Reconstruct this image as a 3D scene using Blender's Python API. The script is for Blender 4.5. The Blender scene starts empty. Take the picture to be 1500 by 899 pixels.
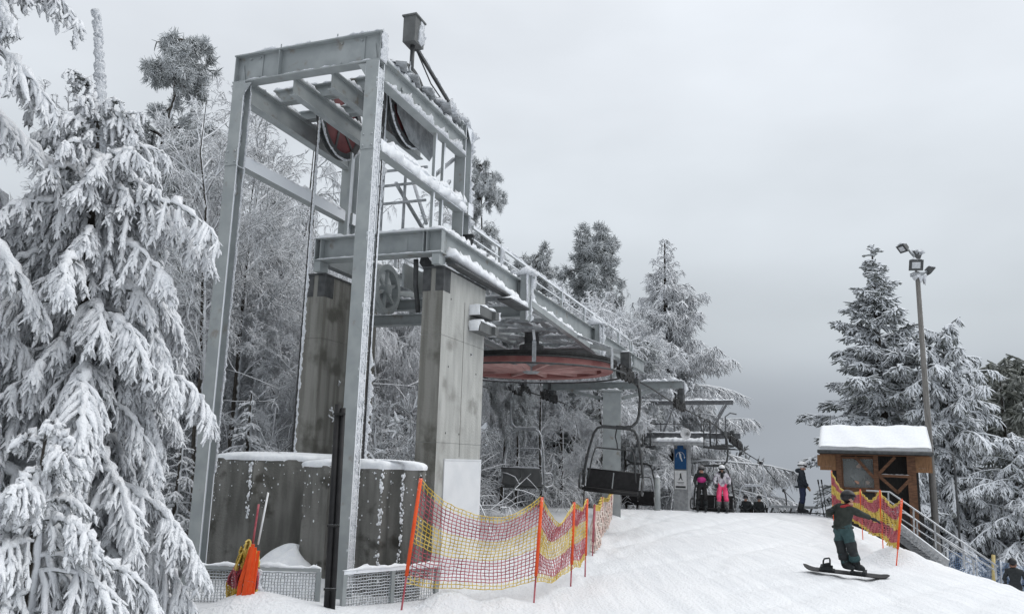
import bpy, bmesh, math, random
import numpy as np
from mathutils import Vector, Matrix

rng = np.random.default_rng(7)
random.seed(7)
scene = bpy.context.scene
COL = scene.collection
PI = math.pi

# ------------------------------------------------------------------ camera
F_PX, PITCH, ROLL = 1162.1, .1885, -.0274
cp, sp, cr, sr = math.cos(PITCH), math.sin(PITCH), math.cos(ROLL), math.sin(ROLL)

def ray(px, py):
    a, b = px - 750, py - 449.5
    X = (cr * a - sr * b) / F_PX
    Y = (-sr * a - cr * b) / F_PX
    return np.array([X, cp - sp * Y, sp + cp * Y])

def aty(px, py, y):
    d = ray(px, py)
    return d * (y / d[1])

def atz(px, py, z):
    d = ray(px, py)
    return d * (z / d[2])

cam_data = bpy.data.cameras.new('camera')
cam_data.sensor_width = 36.0
cam_data.lens = 36.0 * F_PX / 1500.0
cam_data.clip_start = .05
cam_data.clip_end = 6000
cam = bpy.data.objects.new('camera', cam_data)
COL.objects.link(cam)
Xa, Ya, Fa = np.array([1., 0, 0]), np.array([0, -sp, cp]), np.array([0, cp, sp])
rt, upv = cr * Xa - sr * Ya, sr * Xa + cr * Ya
mw = Matrix.Identity(4)
for i in range(3):
    mw[i][0], mw[i][1], mw[i][2] = rt[i], upv[i], -Fa[i]
cam.matrix_world = mw
scene.camera = cam

# structure frame: x = along the lift (u), y = across to the left (v)
TH = .3526
N0 = np.array([-1.9019, 10., 0.])
TH2 = .46

def frame(th):
    return (np.array([math.sin(th), math.cos(th), 0]), np.array([-math.cos(th), math.sin(th), 0]))
U1, V1 = frame(TH)
U2, V2 = frame(TH2)
C0 = N0 + U1 * 9.5 + V1 * .93

def S1(u, v, z):
    return N0 + U1 * u + V1 * v + np.array([0, 0, z])

def S2(u, v, z):
    return C0 + U2 * u + V2 * v + np.array([0, 0, z])

# ------------------------------------------------------------------ terrain
def softplus(x, k):
    return np.where(x / k > 30, x, k * np.log1p(np.exp(np.minimum(x / k, 30))))

_sw = [(rng.uniform(0, 2 * PI), rng.uniform(.35, 3.2), rng.uniform(0, 2 * PI)) for _ in range(22)]

def lumps(x, y):
    h = 0
    for a, k, p in _sw:
        h = h + np.sin((x * np.cos(a) + y * np.sin(a)) * k + p) / (k ** 1.0) * .0048
    return h

EDGE_Y = 30.5

def edge_x(y):
    return 8.6 + .26 * softplus(y - 17, 1.5)

def ground(x, y):
    x = np.asarray(x, float); y = np.asarray(y, float)
    h = -1.74 + .11 * np.clip((y - 13) / 12, 0, 1)
    dx = softplus(x - edge_x(np.clip(y, -20, 40)), .45)
    dy = softplus(y - EDGE_Y, .55)
    left = np.clip((-x - 1) / 5, 0, 1)
    drop = .56 * dx + .34 * dy * (1 - .65 * left)
    d2 = np.minimum(drop, 500)
    amp = np.exp(-((x / 60) ** 2) - ((y - 15) / 60) ** 2)
    return h - d2 + lumps(x, y) * amp

def gz(x, y):
    return float(ground(x, y))

def onground(px, py):
    z = -1.7
    for _ in range(12):
        P = atz(px, py, z)
        z = gz(P[0], P[1])
    return np.array([P[0], P[1], z])

# ------------------------------------------------------------------ materials
def nd(nt, t, **kw):
    n = nt.nodes.new(t)
    for k, v in kw.items():
        setattr(n, k, v)
    return n

def mat(name, c1, c2=None, scale=6., rough=.6, bump=0., bscale=60., metal=0., frost=None,
        stretch=(1, 1, 1), contrast=(.35, .65), spec=.35, frost_col=(.80, .83, .87), c3=None, c3scale=30., c3range=(.6, .7)):
    m = bpy.data.materials.new(name)
    m.use_nodes = True
    nt = m.node_tree
    b = nt.nodes['Principled BSDF']
    b.inputs['Roughness'].default_value = rough
    b.inputs['Metallic'].default_value = metal
    b.inputs['Specular IOR Level'].default_value = spec
    L = nt.links.new
    tc = nd(nt, 'ShaderNodeTexCoord')
    mp = nd(nt, 'ShaderNodeMapping')
    mp.inputs['Scale'].default_value = stretch
    L(tc.outputs['Object'], mp.inputs['Vector'])
    rgb = None

    def noise(sc, det=5., src=mp):
        n = nd(nt, 'ShaderNodeTexNoise')
        n.inputs['Scale'].default_value = sc
        n.inputs['Detail'].default_value = det
        L(src.outputs[0] if src is mp else src.outputs['Object'], n.inputs['Vector'])
        return n

    def ramp(sock, lo, hi):
        r = nd(nt, 'ShaderNodeMapRange', interpolation_type='SMOOTHSTEP')
        r.inputs['From Min'].default_value = lo
        r.inputs['From Max'].default_value = hi
        L(sock, r.inputs['Value'])
        return r.outputs['Result']

    def mix(fac, a, bb):
        x = nd(nt, 'ShaderNodeMix', data_type='RGBA')
        L(fac, x.inputs['Factor'])
        for s, v in ((6, a), (7, bb)):
            if isinstance(v, tuple):
                x.inputs[s].default_value = (*v[:3], 1)
            else:
                L(v, x.inputs[s])
        return x.outputs[2]
    cur = c1
    if c2 is not None:
        n = noise(scale)
        cur = mix(ramp(n.outputs['Fac'], *contrast), c1, c2)
    if c3 is not None:
        n3 = noise(c3scale, 4., tc)
        cur = mix(ramp(n3.outputs['Fac'], *c3range), cur, c3)
    if frost is not None:
        d, lo, hi, na, ns = frost
        g = nd(nt, 'ShaderNodeNewGeometry')
        dp = nd(nt, 'ShaderNodeVectorMath', operation='DOT_PRODUCT')
        L(g.outputs['Normal'], dp.inputs[0])
        dv = Vector(d).normalized()
        dp.inputs[1].default_value = dv
        n = noise(ns, 6., tc)
        ma = nd(nt, 'ShaderNodeMath', operation='MULTIPLY_ADD')
        L(n.outputs['Fac'], ma.inputs[0])
        ma.inputs[1].default_value = na
        L(dp.outputs['Value'], ma.inputs[2])
        cur = mix(ramp(ma.outputs[0], lo + na * .5, hi + na * .5), cur, frost_col)
    if isinstance(cur, tuple):
        b.inputs['Base Color'].default_value = (*cur[:3], 1)
    else:
        L(cur, b.inputs['Base Color'])
    if bump > 0:
        n = noise(bscale, 5., tc)
        bp = nd(nt, 'ShaderNodeBump')
        bp.inputs['Strength'].default_value = bump
        bp.inputs['Distance'].default_value = .02
        L(n.outputs['Fac'], bp.inputs['Height'])
        L(bp.outputs[0], b.inputs['Normal'])
    return m

WIND = tuple(-V1 * .95 + np.array([0, 0, .30]) + U1 * .05)   # where rime grows: towards the open slope
UPD = (0, 0, 1)
MAT = {}
MAT['steel'] = mat('painted_steel', (.30, .325, .33), (.36, .385, .385), 3.5, .5, .05, 50, frost=(WIND, .45, .8, .9, 22.), c3=(.25, .235, .21), c3scale=5, c3range=(.6, .75))
MAT['steel_clean'] = mat('painted_steel_sheltered', (.28, .305, .31), (.34, .365, .37), 3.5, .5, .05, 50, frost=(WIND, 1.3, 1.6, .9, 22.), c3=(.23, .215, .19), c3scale=5, c3range=(.6, .75))
MAT['steel_dark'] = mat('dark_steel', (.045, .048, .05), (.075, .078, .08), 8, .5, .05, 50, frost=(WIND, 1.15, 1.4, .8, 25.))
MAT['steel_rime'] = mat('rimed_steel', (.26, .275, .285), (.40, .42, .44), 9, .7, .25, 60, frost=(UPD, .1, .6, 1.3, 30.))
MAT['galv'] = mat('galvanised_steel', (.30, .31, .32), (.42, .43, .44), 10, .5, .1, 60, frost=(UPD, .3, .8, .8, 30.))
MAT['galv_dark'] = mat('dull_galvanised_steel', (.15, .155, .165), (.22, .225, .235), 10, .5, .1, 60)
MAT['rime'] = mat('rime_frost', (.60, .63, .67), (.84, .86, .89), 55, .9, 1.0, 70, spec=.1)
MAT['snow'] = mat('settled_snow', (.80, .825, .86), (.86, .88, .90), 14, .85, .35, 35, spec=.15)
MAT['black'] = mat('black_plastic', (.010, .010, .011), (.018, .018, .019), 10, .6, .1, 60)
MAT['rubber'] = mat('black_rubber', (.014, .014, .014), (.03, .03, .03), 12, .7, .2, 60, frost=(UPD, .75, 1.1, .7, 30.))
MAT['cable'] = mat('steel_cable', (.03, .03, .032), (.055, .055, .055), 30, .5, .1, 60, frost=(WIND, .35, .6, .9, 20.))
MAT['red'] = mat('red_primer', (.25, .095, .088), (.33, .15, .138), 3, .65, .1, 30, frost=(UPD, .8, 1.1, .8, 20.))
MAT['rope'] = mat('black_rope', (.018, .018, .019), (.035, .035, .036), 30, .6, .1, 60)
MAT['crimson'] = mat('dark_crimson_paint', (.085, .018, .022), (.13, .032, .035), 4, .6, .1, 30, frost=(WIND, 1.25, 1.5, 1.0, 18.))
MAT['box_grey'] = mat('dark_grey_box', (.10, .105, .105), (.135, .14, .14), 5, .6, .1, 30)
MAT['red_pale'] = mat('faded_red_paint', (.44, .25, .235), (.52, .32, .30), 3, .65, .1, 30)
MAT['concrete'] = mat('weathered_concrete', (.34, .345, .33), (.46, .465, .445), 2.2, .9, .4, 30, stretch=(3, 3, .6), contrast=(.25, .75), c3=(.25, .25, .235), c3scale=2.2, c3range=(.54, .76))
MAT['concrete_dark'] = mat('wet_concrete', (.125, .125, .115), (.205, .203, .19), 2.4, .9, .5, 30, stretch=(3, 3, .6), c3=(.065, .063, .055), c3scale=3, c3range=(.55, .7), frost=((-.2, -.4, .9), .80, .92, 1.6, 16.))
MAT['concrete_stain_shade'] = mat('stained_shaded_concrete', (.15, .148, .132), (.24, .238, .22), 2.0, .9, .4, 30, stretch=(5, 5, .35), c3=(.10, .098, .085), c3scale=1.9, c3range=(.54, .70))  # weather streaks, with shade painted in as a darker tone
MAT['board'] = mat('white_board', (.62, .64, .66), (.70, .715, .73), 2, .7, .1, 20)
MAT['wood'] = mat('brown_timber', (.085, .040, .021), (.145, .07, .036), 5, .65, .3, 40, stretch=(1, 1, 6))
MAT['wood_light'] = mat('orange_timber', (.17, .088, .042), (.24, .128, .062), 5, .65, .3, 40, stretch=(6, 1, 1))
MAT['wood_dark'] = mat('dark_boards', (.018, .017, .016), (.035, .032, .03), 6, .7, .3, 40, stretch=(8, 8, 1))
MAT['pole_wood'] = mat('grey_brown_pole', (.14, .135, .125), (.21, .20, .19), 5, .8, .3, 40, stretch=(6, 6, .5), frost=(WIND, .75, 1.0, .8, 20.))
MAT['orange'] = mat('orange_plastic', (.72, .075, .012), (.80, .10, .02), 8, .5, .1, 50, frost=(UPD, .6, 1.0, .9, 40.))
MAT['net_red'] = mat('red_net_cord', (.32, .05, .07), (.50, .16, .18), 7, .7, frost=(UPD, .9, 1.3, 1.2, 60.))
MAT['net_yellow'] = mat('yellow_net_cord', (.50, .34, .04), (.70, .54, .16), 7, .7, frost=(UPD, .9, 1.3, 1.2, 60.))
MAT['net_pale'] = mat('frosted_net_cord', (.62, .45, .40), (.74, .68, .62), 6, .8)
MAT['net_blue'] = mat('blue_net_cord', (.12, .22, .42), (.22, .33, .52), 20, .7)
MAT['blue'] = mat('blue_sign', (.012, .075, .20), (.02, .09, .23), 5, .4)
MAT['white'] = mat('white_paint', (.72, .73, .74), (.80, .80, .80), 10, .5)
MAT['bark'] = mat('dark_bark', (.028, .024, .02), (.065, .058, .05), 12, .9, .6, 30, stretch=(2, 2, .5), frost=(WIND, .55, .85, 1.0, 9.))
MAT['bark_rime'] = mat('rimed_bark', (.20, .20, .19), (.5, .5, .5), 14, .9, .6, 30, frost=(WIND, .0, .6, 1.2, 14.))
SPRUCE_FROST = (.10, -.25, 1.)
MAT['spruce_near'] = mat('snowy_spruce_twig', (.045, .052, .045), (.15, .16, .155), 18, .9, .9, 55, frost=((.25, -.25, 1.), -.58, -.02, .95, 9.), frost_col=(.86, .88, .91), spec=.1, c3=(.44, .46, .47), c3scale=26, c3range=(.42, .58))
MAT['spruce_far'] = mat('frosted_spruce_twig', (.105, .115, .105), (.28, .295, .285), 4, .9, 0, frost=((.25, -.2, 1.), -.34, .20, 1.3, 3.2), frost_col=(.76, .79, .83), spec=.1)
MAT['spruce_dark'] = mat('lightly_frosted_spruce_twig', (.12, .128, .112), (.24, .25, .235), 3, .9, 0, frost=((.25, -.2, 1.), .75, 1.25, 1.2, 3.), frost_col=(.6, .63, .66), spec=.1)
MAT['needle'] = mat('frosted_needle', (.16, .175, .16), (.60, .63, .65), 9, .9, 0, spec=.1)
MAT['pine'] = mat('frosted_pine_needle', (.18, .195, .185), (.44, .46, .46), 2.5, .9, 0, frost=((.2, -.25, 1.), -.32, .40, 1.2, 2.5), frost_col=(.74, .77, .80), spec=.1)
MAT['twig'] = mat('frosted_twig', (.15, .152, .15), (.42, .435, .445), 3.0, .9, 0, frost=((.2, -.3, 1.), -.52, .12, 1.3, 2.6), frost_col=(.86, .88, .91), spec=.1)
MAT['twig_grey'] = mat('lightly_rimed_twig', (.10, .10, .10), (.24, .25, .255), 3.0, .9, 0, frost=((.2, -.3, 1.), .35, .95, 1.2, 3.0), frost_col=(.55, .57, .60), spec=.1)
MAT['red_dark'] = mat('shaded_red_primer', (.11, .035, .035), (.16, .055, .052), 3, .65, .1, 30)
MAT['twig_white'] = mat('heavily_rimed_twig', (.30, .315, .32), (.58, .60, .62), 3.5, .9, 0, frost=((.2, -.3, 1.), -.6, .05, 1.2, 4.0), frost_col=(.84, .86, .89), spec=.1)
MAT['skin'] = mat('skin', (.52, .29, .21), (.56, .33, .25), 20, .5)
MAT['jacket_olive'] = mat('dark_olive_jacket', (.022, .027, .023), (.034, .04, .034), 14, .75, .4, 30)
MAT['teal'] = mat('dark_teal_trousers', (.028, .062, .066), (.042, .085, .09), 14, .75, .4, 30)
MAT['charcoal'] = mat('charcoal_cloth', (.016, .019, .021), (.026, .03, .032), 14, .75, .4, 30)
MAT['navy'] = mat('navy_jacket', (.012, .017, .024), (.02, .027, .036), 14, .7, .4, 30)
MAT['denim'] = mat('dark_blue_trousers', (.014, .02, .05), (.022, .032, .07), 14, .75, .4, 30)
MAT['pink'] = mat('hot_pink_trousers', (.85, .07, .19), (.92, .11, .25), 10, .7, .2, 30)
MAT['magenta'] = mat('magenta_cloth', (.48, .03, .20), (.55, .05, .25), 10, .7, .2, 30)
MAT['pattern'] = mat('white_patterned_jacket', (.66, .64, .68), (.30, .27, .33), 9, .7, .2, 30, contrast=(.5, .58))
MAT['helmet_white'] = mat('white_helmet', (.74, .75, .77), (.80, .81, .82), 10, .3)
MAT['helmet_black'] = mat('black_helmet', (.012, .012, .014), (.018, .018, .02), 10, .35)
MAT['helmet_grey'] = mat('grey_helmet', (.10, .10, .105), (.17, .17, .17), 10, .5)
MAT['redcloth'] = mat('red_collar', (.34, .03, .035), (.42, .05, .05), 10, .7)
MAT['tan'] = mat('tan_glove', (.26, .14, .07), (.34, .2, .1), 10, .7)
MAT['lampglass'] = mat('floodlight_glass', (.42, .44, .46), (.55, .56, .58), 3, .15, spec=.6)
MAT['yellow'] = mat('yellow_padding', (.50, .40, .17), (.58, .47, .22), 8, .7)

gm = bpy.data.materials.new('window_glass')
gm.use_nodes = True
_b = gm.node_tree.nodes['Principled BSDF']
_b.inputs['Base Color'].default_value = (.9, .95, .95, 1)
_b.inputs['Roughness'].default_value = .03
_b.inputs['Transmission Weight'].default_value = .9
_b.inputs['IOR'].default_value = 1.2
MAT['glass'] = gm

# groomed snow of the piste
sm = bpy.data.materials.new('piste_snow')
sm.use_nodes = True
nt = sm.node_tree
b = nt.nodes['Principled BSDF']
b.inputs['Roughness'].default_value = .8
b.inputs['Specular IOR Level'].default_value = .15
L = nt.links.new
tc = nd(nt, 'ShaderNodeTexCoord')
n1 = nd(nt, 'ShaderNodeTexNoise'); n1.inputs['Scale'].default_value = .9; n1.inputs['Detail'].default_value = 6
L(tc.outputs['Object'], n1.inputs['Vector'])
mp = nd(nt, 'ShaderNodeMapping'); mp.inputs['Scale'].default_value = (2.2, .16, 1); mp.inputs['Rotation'].default_value = (0, 0, math.radians(26))
L(tc.outputs['Object'], mp.inputs['Vector'])
n2 = nd(nt, 'ShaderNodeTexNoise'); n2.inputs['Scale'].default_value = 3.2; n2.inputs['Detail'].default_value = 6; n2.inputs['Distortion'].default_value = .4
L(mp.outputs[0], n2.inputs['Vector'])
mp3 = nd(nt, 'ShaderNodeMapping'); mp3.inputs['Scale'].default_value = (.25, 1.7, 1); mp3.inputs['Rotation'].default_value = (0, 0, math.radians(14))
L(tc.outputs['Object'], mp3.inputs['Vector'])
n4 = nd(nt, 'ShaderNodeTexNoise'); n4.inputs['Scale'].default_value = 3.; n4.inputs['Detail'].default_value = 6; n4.inputs['Distortion'].default_value = .8
L(mp3.outputs[0], n4.inputs['Vector'])
n3 = nd(nt, 'ShaderNodeTexNoise'); n3.inputs['Scale'].default_value = 24; n3.inputs['Detail'].default_value = 5
L(tc.outputs['Object'], n3.inputs['Vector'])
mx = nd(nt, 'ShaderNodeMix', data_type='RGBA')
mx.inputs[6].default_value = (.735, .755, .78, 1); mx.inputs[7].default_value = (.82, .835, .855, 1)
mr = nd(nt, 'ShaderNodeMapRange'); mr.inputs['From Min'].default_value = .3; mr.inputs['From Max'].default_value = .62
L(n2.outputs['Fac'], mr.inputs['Value']); L(mr.outputs[0], mx.inputs['Factor'])
L(mx.outputs[2], b.inputs['Base Color'])
a1 = nd(nt, 'ShaderNodeMath', operation='MULTIPLY_ADD'); a1.inputs[1].default_value = .55
L(n2.outputs['Fac'], a1.inputs[0]); L(n1.outputs['Fac'], a1.inputs[2])
a3 = nd(nt, 'ShaderNodeMath', operation='MULTIPLY_ADD'); a3.inputs[1].default_value = .8
L(n4.outputs['Fac'], a3.inputs[0]); L(a1.outputs[0], a3.inputs[2])
a2 = nd(nt, 'ShaderNodeMath', operation='MULTIPLY_ADD'); a2.inputs[1].default_value = .85
L(n3.outputs['Fac'], a2.inputs[0]); L(a3.outputs[0], a2.inputs[2])
bp = nd(nt, 'ShaderNodeBump'); bp.inputs['Strength'].default_value = .8; bp.inputs['Distance'].default_value = .042
L(a2.outputs[0], bp.inputs['Height']); L(bp.outputs[0], b.inputs['Normal'])
MAT['piste'] = sm

# ------------------------------------------------------------------ mesh building
class MB:
    def __init__(s):
        s.v, s.f, s.m, s.sm = [], [], [], []

    def add(s, verts, faces, m=0, smooth=False):
        o = len(s.v)
        s.v.extend([tuple(map(float, p)) for p in verts])
        for fc in faces:
            s.f.append(tuple(i + o for i in fc)); s.m.append(m); s.sm.append(smooth)
        return s

    def box(s, a, b, m=0):
        x0, y0, z0 = [min(a[i], b[i]) for i in range(3)]
        x1, y1, z1 = [max(a[i], b[i]) for i in range(3)]
        v = [(x0, y0, z0), (x1, y0, z0), (x1, y1, z0), (x0, y1, z0), (x0, y0, z1), (x1, y0, z1), (x1, y1, z1), (x0, y1, z1)]
        return s.add(v, [(3, 2, 1, 0), (4, 5, 6, 7), (0, 1, 5, 4), (1, 2, 6, 5), (2, 3, 7, 6), (3, 0, 4, 7)], m)

    def bar(s, p0, p1, w, h, up=(0, 0, 1), off=(0, 0), m=0, taper=1.):
        p0, p1 = np.array(p0, float), np.array(p1, float)
        t = p1 - p0; t /= np.linalg.norm(t)
        up = np.array(up, float)
        if abs(t @ up) > .98 * np.linalg.norm(up):
            up = np.array([1., 0, 0])
        a = np.cross(t, up); a /= np.linalg.norm(a)
        c = np.cross(a, t)
        v = []
        for p, k in ((p0, 1.), (p1, taper)):
            for sx, sz in ((-1, -1), (1, -1), (1, 1), (-1, 1)):
                v.append(p + a * (sx * w * k / 2 + off[0]) + c * (sz * h * k / 2 + off[1]))
        return s.add(v, [(0, 1, 2, 3), (7, 6, 5, 4), (1, 0, 4, 5), (2, 1, 5, 6), (3, 2, 6, 7), (0, 3, 7, 4)], m)

    def ibeam(s, p0, p1, depth, width, tf=.02, tw=.014, up=(0, 0, 1), m=0):
        # p0, p1: centre line of the beam
        s.bar(p0, p1, width, tf, up, (0, depth / 2 - tf / 2), m)
        s.bar(p0, p1, width, tf, up, (0, -depth / 2 + tf / 2), m)
        s.bar(p0, p1, tw, depth - 2 * tf, up, (0, 0), m)
        return s

    def tube(s, pts, r, n=8, m=0, smooth=True, closed=False, cap=True):
        pts = [np.array(p, float) for p in pts]
        K = len(pts)
        rr = r if hasattr(r, '__len__') else [r] * K
        ref = None
        V, Fc = [], []
        prev_a = None
        for i, p in enumerate(pts):
            if closed:
                t = pts[(i + 1) % K] - pts[i - 1]
            else:
                t = pts[min(i + 1, K - 1)] - pts[max(i - 1, 0)]
            t = t / (np.linalg.norm(t) + 1e-12)
            if prev_a is None:
                ref = np.array([0, 0, 1.]) if abs(t[2]) < .9 else np.array([1., 0, 0])
                a = np.cross(t, ref)
            else:
                a = prev_a - t * (prev_a @ t)
            a /= np.linalg.norm(a) + 1e-12
            prev_a = a
            c = np.cross(a, t)
            for k in range(n):
                an = 2 * PI * k / n
                V.append(p + (a * math.cos(an) + c * math.sin(an)) * rr[i])
        for i in range(K if closed else K - 1):
            j = (i + 1) % K
            for k in range(n):
                l = (k + 1) % n
                Fc.append((i * n + k, j * n + k, j * n + l, i * n + l))
        s.add(V, Fc, m, smooth)
        if cap and not closed:
            o = len(s.v) - len(V)
            s.f.append(tuple(o + k for k in range(n))); s.m.append(m); s.sm.append(False)
            s.f.append(tuple(o + (K - 1) * n + k for k in reversed(range(n)))); s.m.append(m); s.sm.append(False)
        return s

    def lathe(s, prof, n=48, m=0, origin=(0, 0, 0), axis=2, smooth=True, a0=0., a1=2 * PI):
        # prof: list of (radius, height); closed profile loops are up to the caller
        full = abs(a1 - a0 - 2 * PI) < 1e-6
        na = n if full else n + 1
        V, Fc = [], []
        for i in range(na):
            an = a0 + (a1 - a0) * i / n
            for r, h in prof:
                q = (r * math.cos(an), r * math.sin(an), h)
                if axis == 1:
                    q = (q[0], q[2], q[1])
                elif axis == 0:
                    q = (q[2], q[0], q[1])
                V.append((q[0] + origin[0], q[1] + origin[1], q[2] + origin[2]))
        P = len(prof)
        for i in range(n):
            j = (i + 1) % na
            for k in range(P - 1):
                fc = (i * P + k, j * P + k, j * P + k + 1, i * P + k + 1)
                Fc.append(fc if axis != 1 else fc[::-1])
        return s.add(V, Fc, m, smooth)

    def ell(s, c, rx, ry, rz, m=0, n=14, k=9, fn=None):
        V, Fc = [], []
        for i in range(k + 1):
            ph = PI * i / k
            for j in range(n):
                th = 2 * PI * j / n
                d = np.array([math.sin(ph) * math.cos(th), math.sin(ph) * math.sin(th), math.cos(ph)])
                p = d * (rx, ry, rz)
                if fn is not None:
                    p = fn(d, p)
                V.append(np.array(c) + p)
        for i in range(k):
            for j in range(n):
                l = (j + 1) % n
                Fc.append((i * n + j, (i + 1) * n + j, (i + 1) * n + l, i * n + l))
        return s.add(V, Fc, m, True)

    def prism(s, poly, z0, z1, m=0):
        n = len(poly)
        v = [(x, y, z0) for x, y in poly] + [(x, y, z1) for x, y in poly]
        area = sum(poly[i][0] * poly[(i + 1) % n][1] - poly[(i + 1) % n][0] * poly[i][1] for i in range(n))
        idx = list(range(n))
        f = [tuple(reversed(idx)), tuple(i + n for i in idx)] + [(i, (i + 1) % n, (i + 1) % n + n, i + n) for i in range(n)]
        if area < 0:
            f = [q[::-1] for q in f]
        return s.add(v, f, m)

    def plate(s, pts, nrm, th, m=0):
        # polygon outline given a thickness along nrm
        nrm = np.array(nrm, float); nrm /= np.linalg.norm(nrm)
        n = len(pts)
        a = [np.array(p, float) - nrm * th / 2 for p in pts]
        c = [np.array(p, float) + nrm * th / 2 for p in pts]
        idx = list(range(n))
        ar = sum((np.cross(a[i] - a[0], a[(i + 1) % n] - a[0]) for i in range(n)), np.zeros(3)) @ nrm
        f = [tuple(reversed(idx)), tuple(i + n for i in idx)] + [(i, (i + 1) % n, (i + 1) % n + n, i + n) for i in range(n)]
        if ar < 0:
            f = [q[::-1] for q in f]
        return s.add(a + c, f, m)

    def snow(s, p0, p1, w, h, up=(0, 0, 1), m=0, step=.045, rough=.5, over=.0, ends=True):
        """a bumpy deposit of snow or rime lying along an edge from p0 to p1, growing towards `up`"""
        p0, p1 = np.array(p0, float), np.array(p1, float)
        Ln = np.linalg.norm(p1 - p0)
        n = max(4, int(Ln / step))
        t = (p1 - p0) / Ln
        up = np.array(up, float); up -= t * (up @ t); up /= np.linalg.norm(up)
        a = np.cross(t, up)

        def wob(k):
            x = rng.normal(size=n + 1 + 8)
            x = np.convolve(x, np.ones(k) / k, 'same')[4:-4] * math.sqrt(k)
            return x
        ha = np.clip(1 + rough * (.45 * wob(2) + .5 * wob(5)), .12, 2.2)
        wl = np.clip(1 + over + rough * (.18 * wob(2) + .15 * wob(5)), .5, 1.6)
        wr = np.clip(1 + over + rough * (.18 * wob(2) + .15 * wob(5)), .5, 1.6)
        V = []
        K = 7
        for i in range(n + 1):
            p = p0 + t * Ln * i / n
            e = 1.
            if ends:
                e = min(1., .25 + min(i, n - i) * .4)
            for k in range(K):
                an = PI * k / (K - 1)
                cx = math.cos(an)
                zz = math.sin(an) ** .75 * h * ha[i] * e * (1 + rough * .25 * rng.normal()) if 0 < k < K - 1 else -.004
                V.append(p + a * (cx * w / 2 * (wl[i] if cx > 0 else wr[i]) * (1 if k not in (0, K - 1) else .97)) + up * zz)
        Fc = []
        for i in range(n):
            for k in range(K - 1):
                Fc.append((i * K + k, i * K + k + 1, (i + 1) * K + k + 1, (i + 1) * K + k))
        Fc.append(tuple(range(K))[::-1])
        Fc.append(tuple(n * K + k for k in range(K)))
        # underside
        for i in range(n):
            Fc.append((i * K, (i + 1) * K, (i + 1) * K + K - 1, i * K + K - 1))
        return s.add(V, Fc, m, True)

    def mesh(s, name, mats):
        me = bpy.data.meshes.new(name)
        me.from_pydata(s.v, [], s.f)
        for m in mats:
            me.materials.append(MAT[m] if isinstance(m, str) else m)
        me.polygons.foreach_set('material_index', s.m)
        me.polygons.foreach_set('use_smooth', s.sm)
        me.update()
        return me

def tag(o, label=None, cat=None, group=None, kind=None):
    if label: o['label'] = label
    if cat: o['category'] = cat
    if group: o['group'] = group
    if kind: o['kind'] = kind
    return o

def thing(name, label, cat, loc=(0, 0, 0), rz=0., group=None):
    o = bpy.data.objects.new(name, None)
    COL.objects.link(o)
    o.location = tuple(map(float, loc)); o.rotation_euler = (0, 0, rz)
    o.empty_display_size = .2
    return tag(o, label, cat, group)

def part(name, mb, mats, parent=None, zoff=0., smooth_angle=None):
    if isinstance(mats, str): mats = [mats]
    if zoff:
        mb.v = [(a, b2, c - zoff) for a, b2, c in mb.v]
    o = bpy.data.objects.new(name, mb.mesh(name, mats))
    COL.objects.link(o)
    if parent is not None:
        o.parent = parent
    return o

def copy_tree(o, parent=None):
    c = o.copy(); COL.objects.link(c)
    c.parent = parent
    if parent is not None:
        c.matrix_parent_inverse = o.matrix_parent_inverse
    for ch in [x for x in bpy.data.objects if x.parent == o]:
        copy_tree(ch, c)
    return c

# ------------------------------------------------------------------ world and light
w = bpy.data.worlds.new('World'); scene.world = w
w.use_nodes = True
nt = w.node_tree
bg = nt.nodes['Background']
L = nt.links.new
SUN_EL, SUN_AZ = math.radians(50), math.radians(88)     # azimuth measured from +Y towards +X
sky = nd(nt, 'ShaderNodeTexSky', sky_type='NISHITA')
sky.sun_disc = False
sky.sun_elevation = SUN_EL
sky.sun_rotation = SUN_AZ
sky.air_density = 1.0; sky.dust_density = 4.0
tcw = nd(nt, 'ShaderNodeTexCoord')
sep = nd(nt, 'ShaderNodeSeparateXYZ')
L(tcw.outputs['Generated'], sep.inputs[0])
rmp = nd(nt, 'ShaderNodeValToRGB')
L(sep.outputs['Z'], rmp.inputs['Fac'])
cr_ = rmp.color_ramp
cr_.interpolation = 'EASE'
stops = [(0.0, (.345, .378, .42)), (.06, (.345, .378, .42)), (.17, (.49, .53, .565)), (.30, (.64, .685, .73)), (.48, (.72, .76, .81)), (.8, (1.02, 1.04, 1.07))]
while len(cr_.elements) < len(stops):
    cr_.elements.new(.5)
for e, (p_, c_) in zip(cr_.elements, stops):
    e.position = p_; e.color = (*c_, 1)
# soft broken cloud
mpw = nd(nt, 'ShaderNodeMapping'); mpw.inputs['Scale'].default_value = (1.2, 1.2, 2.6)
L(tcw.outputs['Generated'], mpw.inputs['Vector'])
nw = nd(nt, 'ShaderNodeTexNoise'); nw.inputs['Scale'].default_value = 1.7; nw.inputs['Detail'].default_value = 5; nw.inputs['Roughness'].default_value = .45
L(mpw.outputs[0], nw.inputs['Vector'])
mrw = nd(nt, 'ShaderNodeMapRange'); mrw.inputs['From Min'].default_value = .3; mrw.inputs['From Max'].default_value = .7
mrw.inputs['To Min'].default_value = .86; mrw.inputs['To Max'].default_value = 1.12
L(nw.outputs['Fac'], mrw.inputs['Value'])
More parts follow.
